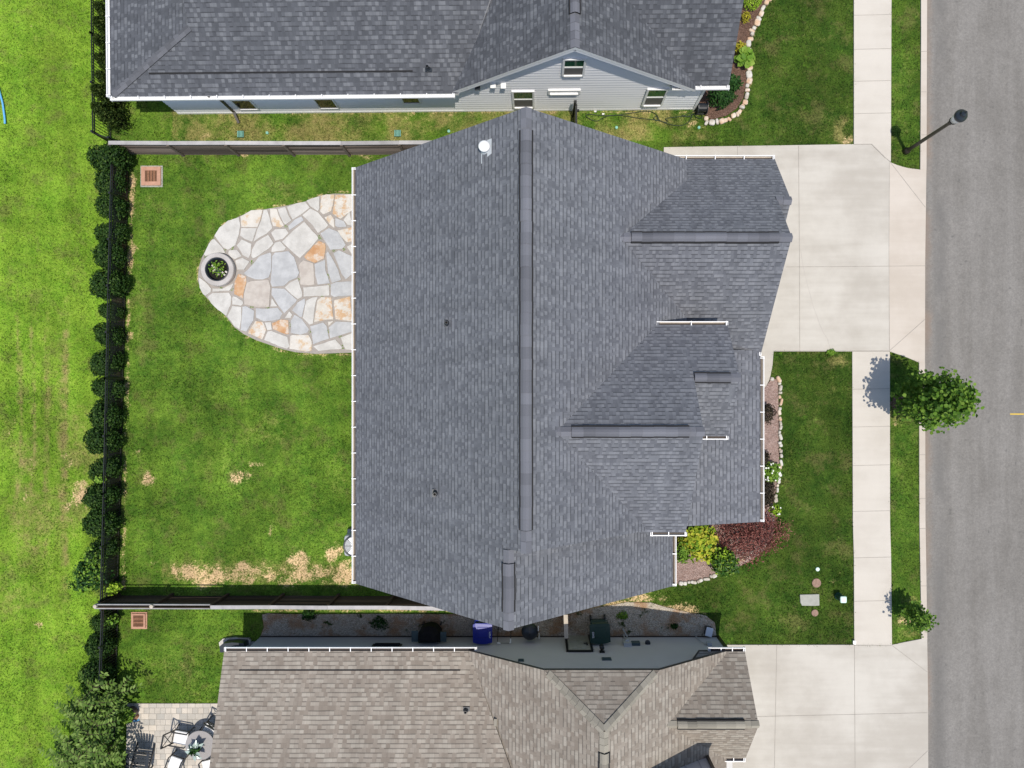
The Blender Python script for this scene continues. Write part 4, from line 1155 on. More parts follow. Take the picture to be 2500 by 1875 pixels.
# ================================================================== PLANTS
def leaf_mesh(name, c, nrm, size, mat, parent=None, seed=0, aspect=.55, jitter=.6, fold=.18, along=None):
    """c: Nx3 leaf bases, nrm: Nx3 preferred normals, size: N or scalar"""
    r = np.random.default_rng(seed); n = len(c)
    size = np.broadcast_to(np.asarray(size, float), (n,))
    nn = nrm + r.normal(0, jitter, (n, 3)); nn /= np.linalg.norm(nn, axis=1, keepdims=True)+1e-9
    if along is None:
        t = r.normal(0, 1, (n, 3))
    else: t = along + r.normal(0, .25, (n, 3))
    t -= nn*np.sum(t*nn, 1, keepdims=True); t /= np.linalg.norm(t, axis=1, keepdims=True)+1e-9
    b = np.cross(nn, t)
    S = size[:, None]
    prof = [(0,0,0), (.28,aspect*.42,fold), (.62,aspect*.5,fold), (1,0,-.05), (.62,-aspect*.5,fold), (.28,-aspect*.42,fold)]
    v = np.stack([c + S*(t*x + b*y + nn*z) for x, y, z in prof], 1).reshape(-1, 3)
    k = np.arange(n)[:, None]*6
    q = np.concatenate([k+np.array([[0,1,2,3]]), k+np.array([[0,3,4,5]])], 0)
    o = npmesh(name, v, q, mat)
    if parent: o.parent = parent
    return o
def shell_points(n, rad, seed, zc=0.0, clumps=0, clump_r=.3, fill=.35, bottom=-.6):
    r = np.random.default_rng(seed)
    d = r.normal(0, 1, (n*2, 3)); d /= np.linalg.norm(d, axis=1, keepdims=True)
    d = d[d[:, 2] > bottom][:n]
    f = 1-fill*r.random((len(d), 1))**1.5
    if clumps:
        cd = r.normal(0, 1, (clumps, 3)); cd /= np.linalg.norm(cd, axis=1, keepdims=True)
        dist = np.arccos(np.clip(d@cd.T, -1, 1)).min(1)
        f = f*(1.08-clump_r*np.clip(dist/.55, 0, 1.3)[:, None])
    p = d*f*np.array(rad) + np.array([0,0,zc])
    return p, d
def stem(h, r, parent, name='stem', n=6, mat='bark', seed=0, spread=.0, count=1):
    rr = random.Random(seed); mb = MB()
    for i in range(count):
        a = rr.uniform(0, 6.28); e = Vector((math.cos(a)*spread, math.sin(a)*spread, h*rr.uniform(.8, 1)))
        mb.tube([(e.x*.06,e.y*.06,-.05), (e.x*.35, e.y*.35, e.z*.5), e], r, n, r2=r*.4)
    return mb.build(name, M[mat], parent, smooth=True)

# hedge shrubs along the iron fence: three shapes, then copies
def hedge_proto(i):
    root = empty('hedge_shrub')
    p, d = shell_points(3600, (.47+.03*i, .55, .62), 100+i, .64, clumps=26, clump_r=.26, fill=.5, bottom=-.97)
    leaf_mesh('foliage', p, d+np.array([0,0,.3]), RNG.uniform(.05,.10,len(p)), M['hedge_leaf'], root, seed=i, aspect=.6)
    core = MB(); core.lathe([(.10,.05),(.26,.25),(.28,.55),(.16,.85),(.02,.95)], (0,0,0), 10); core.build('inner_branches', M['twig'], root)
    stem(.9, .03, root, seed=i, spread=.15, count=4)
    return root
HP = [hedge_proto(i) for i in range(3)]
hy = [392,446,506,565,625,690,752,815,878,940,1003,1067,1130,1195,1258,1325]
rr = random.Random(5)
for i, v in enumerate(hy):
    o = HP[i] if i < 3 else copy_tree(HP[i % 3])
    x = np.interp(v, [385,925,1440], [297,284,272])
    w = W(x+rr.uniform(-3,3), v+8+rr.uniform(-4,4)); o.location = w; o.rotation_euler.z = rr.uniform(0,6.28)
    s = rr.uniform(.86,1.10)*(.62 if v == 752 else 1); o.scale = (s,s*rr.uniform(1.05,1.28),s*rr.uniform(.90,1.08)*(.97 if i else 1.08))
    tag(o, '%s dark round hedge shrub below the weathered upper fence, along the long black fence with the added dark mesh' % ORD[i], 'shrub', 'dark round hedge shrubs along the black fence')
for i, (u, v, s) in enumerate([(272,1508,.82),(268,1560,.98),(262,1630,1.08),(258,1688,.9)]):
    o = copy_tree(HP[i % 3]); o.location = W(u, v); o.rotation_euler.z = rr.uniform(0,6.28); o.scale = (s,s,s*.95)
    tag(o, '%s dark hedge shrub below the dark brown fence, by the lower left iron fence' % ORD[i], 'shrub', 'dark hedge shrubs in the lower left')
# cypress shrubs by the upper house
def cypress_proto(i):
    root = empty('cypress_shrub'); r = np.random.default_rng(300+i); n = 1700
    z = r.random(n)**.8; rad = (.40*(1-z)**.62+.03)*(1-.45*r.random(n)**1.6); a = r.uniform(0,2*np.pi,n)
    rad *= 1+.22*np.sin(a*5+z*9+i)
    p = np.stack([np.cos(a)*rad, np.sin(a)*rad, .08+z*1.62], -1); d = np.stack([np.cos(a), np.sin(a), np.full(n,.25)], -1)
    leaf_mesh('foliage', p, d, r.uniform(.06,.12,n), M['arbor_leaf'], root, seed=i, aspect=.42, along=np.stack([np.cos(a)*.5,np.sin(a)*.5,np.full(n,.8)],-1))
    stem(1.3, .03, root, seed=i)
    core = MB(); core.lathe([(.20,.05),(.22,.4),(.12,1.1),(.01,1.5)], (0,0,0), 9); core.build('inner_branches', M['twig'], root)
    return root
CP = [cypress_proto(i) for i in range(2)]
for i, vt in enumerate([261,214,175,135,91,48,6,-36,-78]):
    o = CP[i] if i < 2 else copy_tree(CP[i % 2])
    o.location = W(296+rr.uniform(-3,3), 957-(957-vt)/1.062); o.rotation_euler.z = rr.uniform(0,6.28)
    s = rr.uniform(.92,1.08)*(1.08 if i == 0 else .95); o.scale = (s,s,s)
    tag(o, '%s green cypress shrub above the weathered fence, between iron fence and charcoal roof' % ORD[i], 'shrub', 'cypress shrubs beside the upper house')

# broad-leaved street trees
def street_tree(name, loc, H, rx, ry, z0, n, seed, label, leaf, lean=(0,0), trunk=.05):
    root = tag(empty(name, tuple(loc)), label, 'tree'); r = np.random.default_rng(seed); rr = random.Random(seed)
    tk = MB(); tk.tube([(0,0,-.05),(.02,-.01,H*.3),(.0,.03,H*.62),(lean[0],lean[1],H*.93)], trunk, 9, r2=trunk*.25)
    tk.build('trunk', M['bark'], root, smooth=True)
    br = MB(); cs, ds = [], []
    nb = int(26+H*5)
    for i in range(nb):
        t = (i+.5)/nb; a = i*2.39996+rr.uniform(-.35,.35)
        zb = z0*.75+(H*.9-z0*.75)*t
        env = math.sin(math.pi*(.20+.78*t)**.78)**.8
        L = max(.16, env)*rr.uniform(.72,1.08)
        tip = Vector((math.cos(a)*rx*L+lean[0]*t, math.sin(a)*ry*L+lean[1]*t, zb+L*.30+rr.uniform(.0,.3)))
        st = Vector((lean[0]*t*.6, lean[1]*t*.6, zb-.1)); md = st.lerp(tip,.5)+Vector((0,0,.04))
        br.tube([st, md, tip], trunk*.34, 5, r2=.006)
        m = int(n/nb); s = r.random(m)**.6; s = .25+.8*s
        pts = np.array(st)[None]+(np.array(tip)-np.array(st))[None]*s[:,None]
        pts += r.normal(0,1,(m,3))*np.array([.16,.16,.13])*(.5+rx*.45)
        cs.append(pts); ds.append(np.tile([[math.cos(a)*.35,math.sin(a)*.35,.85]],(m,1)))
    br.build('branch', M['bark'], root, smooth=True)
    c = np.concatenate(cs); d = np.concatenate(ds)
    leaf_mesh('crown', c, d, r.uniform(leaf*.7,leaf*1.25,len(c)), M['tree_leaf'], root, seed=seed, aspect=.95, jitter=.45, fold=.10)
    return root
street_tree('maple_tree', W(2197,975), 4.65, .93, .92, 1.15, 4000, 41, 'larger young street tree with lobed green leaves leaning over the curb near the driveway', .125)
street_tree('sapling_tree', W(2202,1486), 1.75, .43, .40, .45, 800, 42, 'small young street tree low in the grass verge near the lower driveway', .098, trunk=.025)
hole('soil_ring', 'structure', M['mulch_brown'], [(2195+20*math.cos(t*.45)*(1+.15*math.sin(t*3)), 985+22*math.sin(t*.45)*(1+.12*math.cos(t*2))) for t in range(14)], -.05, .012)

# sumac-like compound-leaf saplings in the lower-left corner
def frond(cs, ts, ns, st, base, dirv, L, r, pairs=8, droop=.35):
    base = np.array(base); d = np.array(dirv)/np.linalg.norm(dirv); side = np.cross(d, [0,0,1]); side /= np.linalg.norm(side)+1e-9
    pts = []
    for k in range(pairs+1):
        s = (k+.6)/(pairs+.6); p = base+d*L*s+np.array([0,0,-droop*L*s*s])
        pts.append(Vector(p))
        for sg in (-1,1):
            cs.append(p); ts.append(side*sg*.9+d*.45); ns.append([d[0]*.2,d[1]*.2,1.0])
    cs.append(pts[-1]); ts.append(d); ns.append([0,0,1.0])
    st.tube([Vector(base)]+pts[::3]+[pts[-1]], .009, 4, r2=.003)
def sumac(loc, H, seed, label, stems=4, spread=.7, nf=9, L=.75):
    root = tag(empty('sumac_tree', tuple(loc)), label, 'tree', 'compound-leaved saplings in the lower left corner'); rr = random.Random(seed); r = np.random.default_rng(seed)
    cs, ts, ns = [], [], []; st, tk = MB(), MB()
    for s in range(stems):
        a = s*6.283/stems+rr.uniform(-.5,.5); hh = H*rr.uniform(.62,1.0); sp = spread*rr.uniform(.35,1)
        top = Vector((math.cos(a)*sp, math.sin(a)*sp, hh))
        tk.tube([(0,0,-.05),(top.x*.35,top.y*.35,hh*.5),top], .03, 6, r2=.012)
        for f in range(max(5, nf-3)):
            b = f*2.39996+rr.uniform(-.3,.3); lev = 1-f/nf*.45
            p = Vector((top.x*lev**1.3, top.y*lev**1.3, hh*(lev if f else 1)))
            frond(cs, ts, ns, st, p, (math.cos(b), math.sin(b), rr.uniform(.25,.7)), L*rr.uniform(.75,1.15), r, pairs=rr.randint(6,8), droop=rr.uniform(.3,.6))
    tk.build('trunk', M['bark'], root, smooth=True); st.build('branch', M['bark'], root)
    leaf_mesh('crown', np.array(cs), np.array(ns), r.uniform(.14,.21,len(cs)), M['sumac_leaf'], root, seed=seed, aspect=.42, jitter=.22, fold=.06, along=np.array(ts))
    return root
sumac(W(280,1716), 2.1, 51, 'compound-leaved sapling nearest the round planter, overhanging the iron fence', 4, .75)
sumac(W(265,1692), 1.8, 52, 'compound-leaved sapling highest up the iron fence, just below the hedge shrubs', 4, .6, 8)
sumac(W(262,1770), 2.3, 53, 'tall compound-leaved sapling on the meadow side left of the round planter', 5, .85)
sumac(W(286,1812), 2.0, 54, 'compound-leaved sapling at the left edge of the paver patio', 4, .7)
sumac(W(250,1852), 2.0, 55, 'compound-leaved sapling at the bottom edge, farthest out in the meadow', 4, .8)
sumac(W(280,1890), 1.9, 56, 'compound-leaved sapling at the bottom edge left of the slatted chair', 4, .7)
sumac(W(222,1800), 1.7, 57, 'small compound-leaved sapling standing alone on the meadow, left of the others', 3, .55, 8)
sumac(W(300,1668), 1.5, 58, 'small compound-leaved sapling reaching over the lower yard just above the round planter', 3, .55, 8)
# weedy volunteer by the hedge, lower end
def bush(name, loc, rad, n, leaf, mat, label, seed, cat='shrub', group=None, clumps=14, cr=.3, bottom=-.35, aspect=.6, fill=.5, jitter=.55, flowers=0, up=.6, core=True, extra=None):
    root = tag(empty(name, tuple(loc)), label, cat, group)
    p, d = shell_points(n, rad, seed, rad[2]*.75, clumps=clumps, clump_r=cr, fill=fill, bottom=bottom)
    r = np.random.default_rng(seed)
    leaf_mesh('foliage', p, d+np.array([0,0,up]), r.uniform(leaf*.65,leaf*1.3,len(p)), M[mat], root, seed=seed, aspect=aspect, jitter=jitter)
    if extra:
        p2, d2 = shell_points(int(n*.3), [x*1.02 for x in rad], seed+7, rad[2]*.8, clumps=8, fill=.25, bottom=.1)
        leaf_mesh('foliage', p2, d2+np.array([0,0,up]), r.uniform(leaf*.65,leaf*1.2,len(p2)), M[extra], root, seed=seed+7, aspect=aspect, jitter=jitter)
    stem(rad[2], .015, root, seed=seed, spread=rad[0]*.5, count=6)
    if flowers:
        p, d = shell_points(flowers, [x*1.05 for x in rad], seed+1, rad[2]*.8, bottom=.2)
        leaf_mesh('flower', p, d*.3+np.array([0,0,1]), .062, M['flower'], root, seed=seed, aspect=1.0, jitter=.2)
    return root
bush('wild_shrub', W(243,1395), (.85,.70,.75), 1300, .11, 'dark_leaf', 'loose wild shrub bulging into the meadow just above the bottom board fence', 61, clumps=18, cr=.45, extra='hosta_leaf')
bush('wild_shrub', W(272,1340), (.45,.45,.85), 700, .10, 'hedge_leaf', 'dark wild shrub behind the black fence, above the bulging light leaved one', 62, extra='hosta_leaf')
bush('weed_plant', W(293,1425), (.30,.26,.55), 240, .13, 'lime_leaf', 'bright lime weed growing at the corner of black fence and dark board fence', 63, 'plant', bottom=.0)
bush('weed_plant', W(288,1160), (.16,.14,.95), 90, .12, 'hosta_leaf', 'light green weed poking out of the dark hedge beside the fence', 64, 'plant', bottom=.3)
bush('weed_plant', W(292,1502), (.2,.16,.5), 150, .12, 'hosta_leaf', 'light green weed below the dark board fence near the clay drain', 65, 'plant', bottom=.0)
# flower beds: upper house
bush('boxwood_shrub', W(1830,8), (.36,.36,.42), 900, .06, 'lime_leaf', 'bright lime round shrub at the top of the bed with cream edging stones', 71, clumps=30, cr=.18, fill=.2)
bush('golden_plant', W(1818,50), (.20,.20,.28), 150, .10, 'gold_leaf', 'small sparse golden plant just below the bright lime round shrub', 72, 'plant', aspect=.25, up=1.0)
bush('golden_plant', W(1800,124), (.24,.24,.33), 260, .10, 'gold_leaf', 'bushy golden plant poking out from under the charcoal roof edge, above the big-leaved plant', 73, 'plant', aspect=.35)
bush('leafy_plant', W(1814,152), (.36,.34,.38), 62, .24, 'hosta_leaf', 'big-leaved fresh green plant hanging over the cream edging stones', 74, 'plant', aspect=.8, jitter=.3, up=.8, bottom=-.1)
for i, (u, v, r_, lb) in enumerate([(1756,243,.52,'dark evergreen shrub at the bottom of the cream-edged bed, under the white gutter corner'),(1776,215,.40,'dark evergreen shrub half hidden beneath the lower right corner of the charcoal roof')]):
    bush('evergreen_shrub', W(u, v), (r_,r_,.50), 900, .10, 'dark_leaf', lb, 75+i, group='evergreen shrubs at the upper house corner')
# flower beds: middle house
for i, (u, v, r_, lb) in enumerate([(1866,1008,.34,'uppermost of the dusky brown grass clumps in the pink mulch'),(1858,1115,.22,'smallest dusky clump half hidden by the white gutter, above the white flowers'),
    (1868,1192,.34,'dusky brown clump just below the white flowering shrub'),(1864,1216,.36,'lowest dusky brown clump beside the red maple')]):
    bush('grass_clump', W(u, v), (r_,r_*1.15,.34), 420, .13, 'brown_leaf', lb, 81+i, 'plant', 'dusky clumps in the front bed', aspect=.16, up=.8, bottom=-.2)
bush('hydrangea_shrub', W(1876,1150), (.36,.40,.42), 420, .11, 'hosta_leaf', 'lime shrub with small white flowers beside the long white gutter', 86, flowers=34)
bush('flowering_plant', W(1888,1243), (.20,.30,.24), 110, .09, 'lime_leaf', 'little lime plant with white flowers between stone edging and red maple', 87, 'plant', flowers=6)
def red_maple():
    root = tag(empty('red_maple_tree', tuple(W(1822,1296))), 'low spreading red-leaved maple at the corner of the blue-grey porch roof', 'tree')
    r = np.random.default_rng(91); cs, ds = [], []; br = MB(); rr = random.Random(91)
    for i in range(58):
        a = i*2.39996; L = math.sqrt((i+.5)/58); rx, ry = 1.16*rr.uniform(.72,1.12), .86*rr.uniform(.70,1.12)
        tip = Vector((math.cos(a)*rx*L, math.sin(a)*ry*L, 1.05-.62*L**1.6+rr.uniform(-.08,.08)))
        br.tube([(0,0,.1), (tip.x*.4,tip.y*.4,.95*rr.uniform(.7,1)), tip], .016, 5, r2=.004)
        m = 56; p = np.array(tip)[None]+r.normal(0,1,(m,3))*np.array([.17,.16,.07])+np.array([tip.x,tip.y,-.25])[None]*.12*r.random((m,1))
        cs.append(p); ds.append(np.tile([[math.cos(a)*.3,math.sin(a)*.3,.9]],(m,1)))
    c = np.concatenate(cs)
    br.build('branch', M['bark'], root); MB().tube([(0,0,-.05),(.02,0,.3)], .05, 8, r2=.03).build('trunk', M['bark'], root)
    leaf_mesh('crown', c, np.concatenate(ds), r.uniform(.07,.14,len(c)), M['red_leaf'], root, seed=91, aspect=.26, jitter=.5)
red_maple()
bush('golden_shrub', W(1700,1316), (.70,.78,.62), 760, .16, 'yellow_green', 'yellow-green leafy shrub between white gutter corner and red maple', 92, clumps=22, cr=.38, fill=.4, aspect=.7)
bush('lily_plant', W(1664,1338), (.24,.62,.42), 480, .14, 'hosta_leaf', 'fresh green strappy plant hugging the short white gutter', 93, 'plant', aspect=.3, up=.6)
bush('laurel_shrub', W(1755,1362), (.60,.56,.72), 900, .13, 'laurel_leaf', 'glossy round dark green shrub with lime tips by the front bed stones', 94, clumps=20, cr=.32, aspect=.5, extra='lime_leaf')
# little tufts on the gravel and kerb
for i, (u, v, s, lb) in enumerate([(1646,1527,.16,'small weed tuft on shaded gravel left of the white box'),(1520,1502,.22,'larger weed tuft on the sunlit edge of the gravel'),(2028,861,.18,'light green weed at the driveway edge above the front lawn'),
    (1160,1502,.12,'tiny weed tuft on the gravel beside the board fence'),(928,1519,.40,'broad dark weed patch on the gravel near the board fence'),(758,1500,.34,'weed patch on the gravel at the foot of the board fence')]):
    bush('weed_plant', W(u, v), (s,s*.7,s*.45), int(60+s*500), .07, 'dark_leaf' if i not in (1,2) else 'hosta_leaf', lb, 120+i, 'plant', bottom=-.1)
# ================================================================== STONES, PATIO, SMALL THINGS
def rock(name, w, d, h, mat, seed):
    rr = random.Random(seed); n1, n2 = 10, 6; mb = MB(); vs = []
    for j in range(n2+1):
        ph = -math.pi/2+math.pi*j/n2
        for i in range(n1):
            t = 2*math.pi*i/n1; e = .55
            f = lambda x: math.copysign(abs(x)**e, x)
            x, y, z = f(math.cos(ph))*f(math.cos(t)), f(math.cos(ph))*f(math.sin(t)), f(math.sin(ph))
            k = 1+rr.uniform(-.07,.07)
            vs.append((x*w/2*k, y*d/2*k, (z*.5+.5)*h*(1+rr.uniform(-.05,.05))))
    fs = [(j*n1+i, j*n1+(i+1) % n1, (j+1)*n1+(i+1) % n1, (j+1)*n1+i) for j in range(n2) for i in range(n1)]
    mb.add(vs, fs); return mb.build(name, mat, smooth=True)
def edging(pts, n, mats, group, lab, size, seed, where):
    P = [W(u, v) for u, v in pts]; seg = [(b-a).length for a, b in zip(P[:-1], P[1:])]; tot = sum(seg); rr = random.Random(seed)
    protos = [rock('edging_stone', 1, 1, 1, m, seed*10+i) for i, m in enumerate(mats*2)]
    ws = [rr.uniform(.5,1.6) for _ in range(n)]; sw = sum(ws); acc = 0; used = set()
    for i in range(n):
        t = (acc+ws[i]/2)/sw*tot; acc += ws[i]; k = 0
        while k < len(seg)-1 and t > seg[k]: t -= seg[k]; k += 1
        d = (P[k+1]-P[k]).normalized(); c = P[k]+d*t
        j = rr.randrange(len(protos))
        if j in used: o = protos[j].copy(); COL.objects.link(o)
        else: o = protos[j]; used.add(j)
        o.location = (c.x+rr.uniform(-.035,.035), c.y+rr.uniform(-.035,.035), -.02)
        o.rotation_euler = (rr.uniform(-.08,.08), rr.uniform(-.08,.08), math.atan2(d.y,d.x)+rr.uniform(-.35,.35))
        o.scale = (ws[i]/sw*tot*.97, size*rr.uniform(.75,1.3), rr.uniform(.13,.18))
        tag(o, '%s %s' % (ORD[i], where), 'stone', group)
    for j, p in enumerate(protos):
        if j not in used: bpy.data.objects.remove(p)
edging([(1722,286),(1724,299),(1733,303),(1752,299),(1778,293),(1804,275),(1819,247),(1826,208),(1828,178),(1827,140),(1826,112),(1832,88),(1842,66),(1850,48),(1861,26),(1876,-2),(1890,-30)],
       36, [M['edge_cream'], M['edge_pale'], M['edge_cream']], 'cream edging stones around the upper bed', '', .19, 7, 'cream edging stone along the upper curved bed, counted from its end by the hose')
edging([(1880,923),(1896,924),(1901,934),(1902,953),(1903,978),(1903,1028),(1903,1066),(1904,1130),(1898,1187),(1889,1228)],
       28, [M['edge_pale'], M['edge_cream'], M['edge_pale']], 'pale edging stones of the front bed', '', .125, 8, 'pale edging stone along the long pink mulch bed, counted from the driveway walk')
edging([(1654,1423),(1672,1422),(1690,1418),(1715,1413),(1745,1402),(1775,1388)],
       12, [M['edge_pale']], 'pale edging stones of the lower bed', '', .14, 9, 'pale edging stone of the lower bed, counted from the short white gutter')
edging([(1800,1373),(1822,1358),(1836,1342),(1846,1334)], 6, [M['edge_pale'], M['edge_cream']], 'edging stones under the red maple', '', .13, 10, 'edging stone below the red maple, counted from the glossy round shrub')

# flagstone patio: mortar bed, separate stones
pat = MB(); pat.prism([tuple(W(u, v)[:2]) for u, v in PATIO], -.1, .028)
patio = tag(pat.build('flagstone_patio', M['mortar']), 'round-ended flagstone patio with grey, cream and orange stones', 'patio')
STONES = """s 1 512 330 640 255 775 248 750 370 715 455 525 452|w 1 212 552 270 455 370 375 500 335 515 440 495 560 460 660 375 720 310 690|w 1 185 595 215 590 310 690 345 755 240 765 110 790 90 770 150 640
w 1 522 462 708 462 655 625 560 590 508 550|w 1 785 250 825 250 850 320 888 465 820 530 730 580 660 630 715 465 755 370|w 1 470 665 530 590 645 645 635 760 610 815 540 780 500 710|w 1 645 720 700 620 840 540 905 640 850 700 735 780 660 820 640 790
w 1 380 720 480 715 535 790 450 830 400 800 370 760|w 1 455 840 540 805 625 850 560 950 480 950|g 1 600 945 670 865 740 785 862 745 876 765 874 950 3 866 30 845 85 775 112 690 110 600 75 550 35
s 2 0 235 80 240 105 315 165 435 120 460 35 440 5 350|w 2 90 240 180 215 215 305 255 375 185 425 160 410 115 320|w 2 195 215 300 175 410 155 465 225 360 310 262 368 225 300|w 2 425 145 480 120 578 95 578 240 560 270 470 215
s 2 590 85 665 70 752 75 735 200 712 270 620 310 583 275|S 2 762 75 960 70 960 255 820 360 725 300 740 200|w 2 375 315 470 235 560 280 682 430 660 460 560 525 500 440|g 2 210 440 290 360 365 325 398 370 300 440 225 490
s 2 630 340 705 305 745 360 748 465 690 420|g 2 758 345 860 380 895 450 790 460 758 440|w 2 850 370 925 270 960 440 900 430|w 2 135 625 260 500 400 385 570 580 480 690 350 815 280 760|w 2 10 515 60 475 185 470 220 520 150 590 60 615
g 2 585 525 685 460 800 510 885 660 840 705 700 720 640 620|S 2 780 490 960 450 960 620 890 630 830 570|o 2 395 800 500 670 570 610 640 640 650 680 630 820 520 870 430 835|w 2 15 745 20 690 60 630 120 615 190 690 170 725
g 2 25 790 60 745 220 730 285 800 325 930 4 345 5 318 65 225 105 165 160 25 172 5 120 2 18 950|t 2 335 885 390 832 505 872 512 950 4 520 145 440 155 350 145|g 2 518 880 640 830 648 950 4 700 128 555 148 525 40
g 2 652 760 675 730 740 840 795 945 4 830 92 722 128 675 10|g 2 735 755 800 718 960 790 4 960 20 880 85 830 20|w 2 890 680 960 640 960 780|w 3 35 80 130 150 180 215 175 250 110 300 80 280 40 200|w 3 190 210 300 215 440 150 425 190 390 240 190 250
w 3 130 310 190 262 385 258 412 310 405 400 350 530 250 460 170 380|w 3 430 300 470 310 545 360 550 390 520 415 420 400 415 330|w 3 420 410 525 425 530 540 505 690 440 650 360 535|o 3 445 130 490 40 580 70 585 140 550 270 545 330 440 280
t 3 590 145 640 125 845 110 868 200 850 430 700 430 560 400 555 280|g 3 540 420 580 415 678 470 670 580 585 715 515 700 530 550|g 3 690 440 820 445 930 435 4 90 410 148 480 115 545 3 885 590 780 595 690 550
S 3 690 585 780 600 818 690 770 805 600 735 640 660|w 3 795 605 870 600 885 690 825 700|w 3 880 320 950 420 860 425|w 3 785 808 828 710 880 700 4 25 682 205 748 230 860 200 890 100 862 3 940 875|g 4 20 180 170 190 315 320 300 350 165 480 90 380 15 260
w 4 170 175 230 120 325 75 380 240 375 290 325 315 250 260|w 4 385 175 690 148 692 272 500 280 390 285|g 4 705 140 770 110 960 105 960 270 745 290 705 265|g 4 255 445 320 350 405 300 412 340 375 520 350 525|w 4 418 330 500 290 560 285 535 340 500 600 460 610 380 530
S 4 550 325 600 285 715 290 740 550 640 555 512 580|S 4 745 320 930 280 960 570 760 550 740 380|w 4 170 530 225 450 262 490 245 535|g 4 240 560 285 490 370 540 455 660 440 700 350 730 240 705|o 4 20 590 130 545 215 555 222 720 180 720 30 660
s 4 235 740 260 725 450 725 490 800 488 910 420 925 290 900 225 890|g 4 465 625 620 580 660 620 690 770 500 840 480 700|s 4 670 570 745 565 680 625|g 4 680 640 765 570 960 580 960 690 695 770|w 4 500 860 760 775 840 870 835 890 560 915|w 4 820 755 960 700 960 905 880 900 850 850"""
ORI = {1: (480,460), 2: (660,460), 3: (480,660), 4: (660,665)}
fm = {'w': 'flag_white', 'g': 'flag_grey', 't': 'flag_tan', 's': 'flag_cream', 'S': 'flag_stain', 'o': 'flag_orange'}
rs = random.Random(3)
for row in STONES.replace('\n', '|').split('|'):
    tk = row.split(); k = 1; org = None; pts = []
    while k < len(tk):
        if len(tk[k]) == 1 and tk[k] in '1234' and (k == 1 or (len(tk)-k) % 2 == 1 or True) and int(tk[k]) in ORI and (org is None or (k-org) % 2 == 1):
            org = k; ox, oy = ORI[int(tk[k])]; k += 1; continue
        pts.append((ox+float(tk[k])*200/952, oy+float(tk[k+1])*200/952)); k += 2
    cx_, cy_ = sum(p[0] for p in pts)/len(pts), sum(p[1] for p in pts)/len(pts)
    out = []
    for q in range(len(pts)):
        p0, p1 = pts[q], pts[(q+1) % len(pts)]; L = math.hypot(p1[0]-p0[0], p1[1]-p0[1]); m = max(1, int(L/7))
        for h in range(m):
            t = h/m; x, y = p0[0]+(p1[0]-p0[0])*t, p0[1]+(p1[1]-p0[1])*t
            dl = math.hypot(x-cx_, y-cy_); sh = .55/max(dl, 1)
            jj = .45 if h else .15
            out.append((x+(cx_-x)*sh+rs.uniform(-jj,jj), y+(cy_-y)*sh+rs.uniform(-jj,jj)))
    ww = [W(x, y) for x, y in out]; zt = .046+rs.uniform(0,.024)
    mb = MB(); mb.prism([(w.x, w.y) for w in ww], .0, zt)
    o = mb.build('flagstone', M[fm[tk[0]]], patio, bevel=.008)
    if tk[0] == 'o': o['label'] = 'rust orange flagstone'
    elif tk[0] == 'S': o['label'] = 'cream flagstone with orange stains'
r_ = np.random.default_rng(14); mc = []
for o_, x, y in ((1,200,585),(1,330,735),(1,110,790),(1,420,690),(1,650,860),(2,190,450),(2,575,580),(2,560,560),(2,860,720),(2,740,735),(3,415,230),(3,640,425),(3,820,430),(3,290,210),(4,345,80),(4,680,40),(4,705,160),(4,600,268),(4,235,620),(4,470,690),(4,670,680),(4,850,870),(4,820,740)):
    ox, oy = ORI[o_]; w = W(ox+x*200/952, oy+y*200/952)
    for q in range(14): mc.append((w.x+r_.normal(0,.035), w.y+r_.normal(0,.035), .03))
leaf_mesh('moss_tuft', np.array(mc), np.tile([[0,0,1.]],(len(mc),1)), r_.uniform(.03,.07,len(mc)), M['hosta_leaf'], patio, seed=6, aspect=.4, jitter=.5)
fp = W(538, 660.5)
pit = tag(empty('fire_pit', tuple(fp)), 'round stone-ring fire pit at the left end of the flagstone patio', 'fire pit')
MB().lathe([(.60,0),(.62,.06),(.62,.24),(.60,.27),(.44,.27),(.43,.25),(.43,.02)], (0,0,.03), 40, 0, False).build('stone_ring', M['ring_stone'], pit, smooth=False)
MB().lathe([(.445,.0),(.445,.285),(.425,.30),(.405,.29),(.405,.02)], (0,0,.03), 40, 0, False).lathe([(.43,.05),(.001,.06)], (0,0,0), 30, 1, False).build('steel_liner', [M['charcoal'], M['pit']], pit, smooth=True)
r_ = np.random.default_rng(4); n = 130
pp = np.stack([r_.normal(-.04,.17,n), r_.normal(.03,.17,n), r_.uniform(.12,.25,n)], -1); pp = pp[np.hypot(pp[:,0], pp[:,1]) < .33]
leaf_mesh('foliage', pp, np.tile([[0,0,1.]], (len(pp),1)), .10, M['hosta_leaf'], pit, seed=3, aspect=.5)
lg = MB(); rq = random.Random(2)
for i in range(13):
    a, b = rq.uniform(0,6.28), rq.uniform(.0,.30); lg.box((math.cos(a)*b, math.sin(a)*b, .11+rq.uniform(0,.06)), (rq.uniform(.08,.18), .06, .06), rz=rq.uniform(0,3), rx=rq.uniform(-.4,.4), mi=i % 2)
lg.build('burnt_wood', [M['edge_pale'], M['charcoal']], pit)
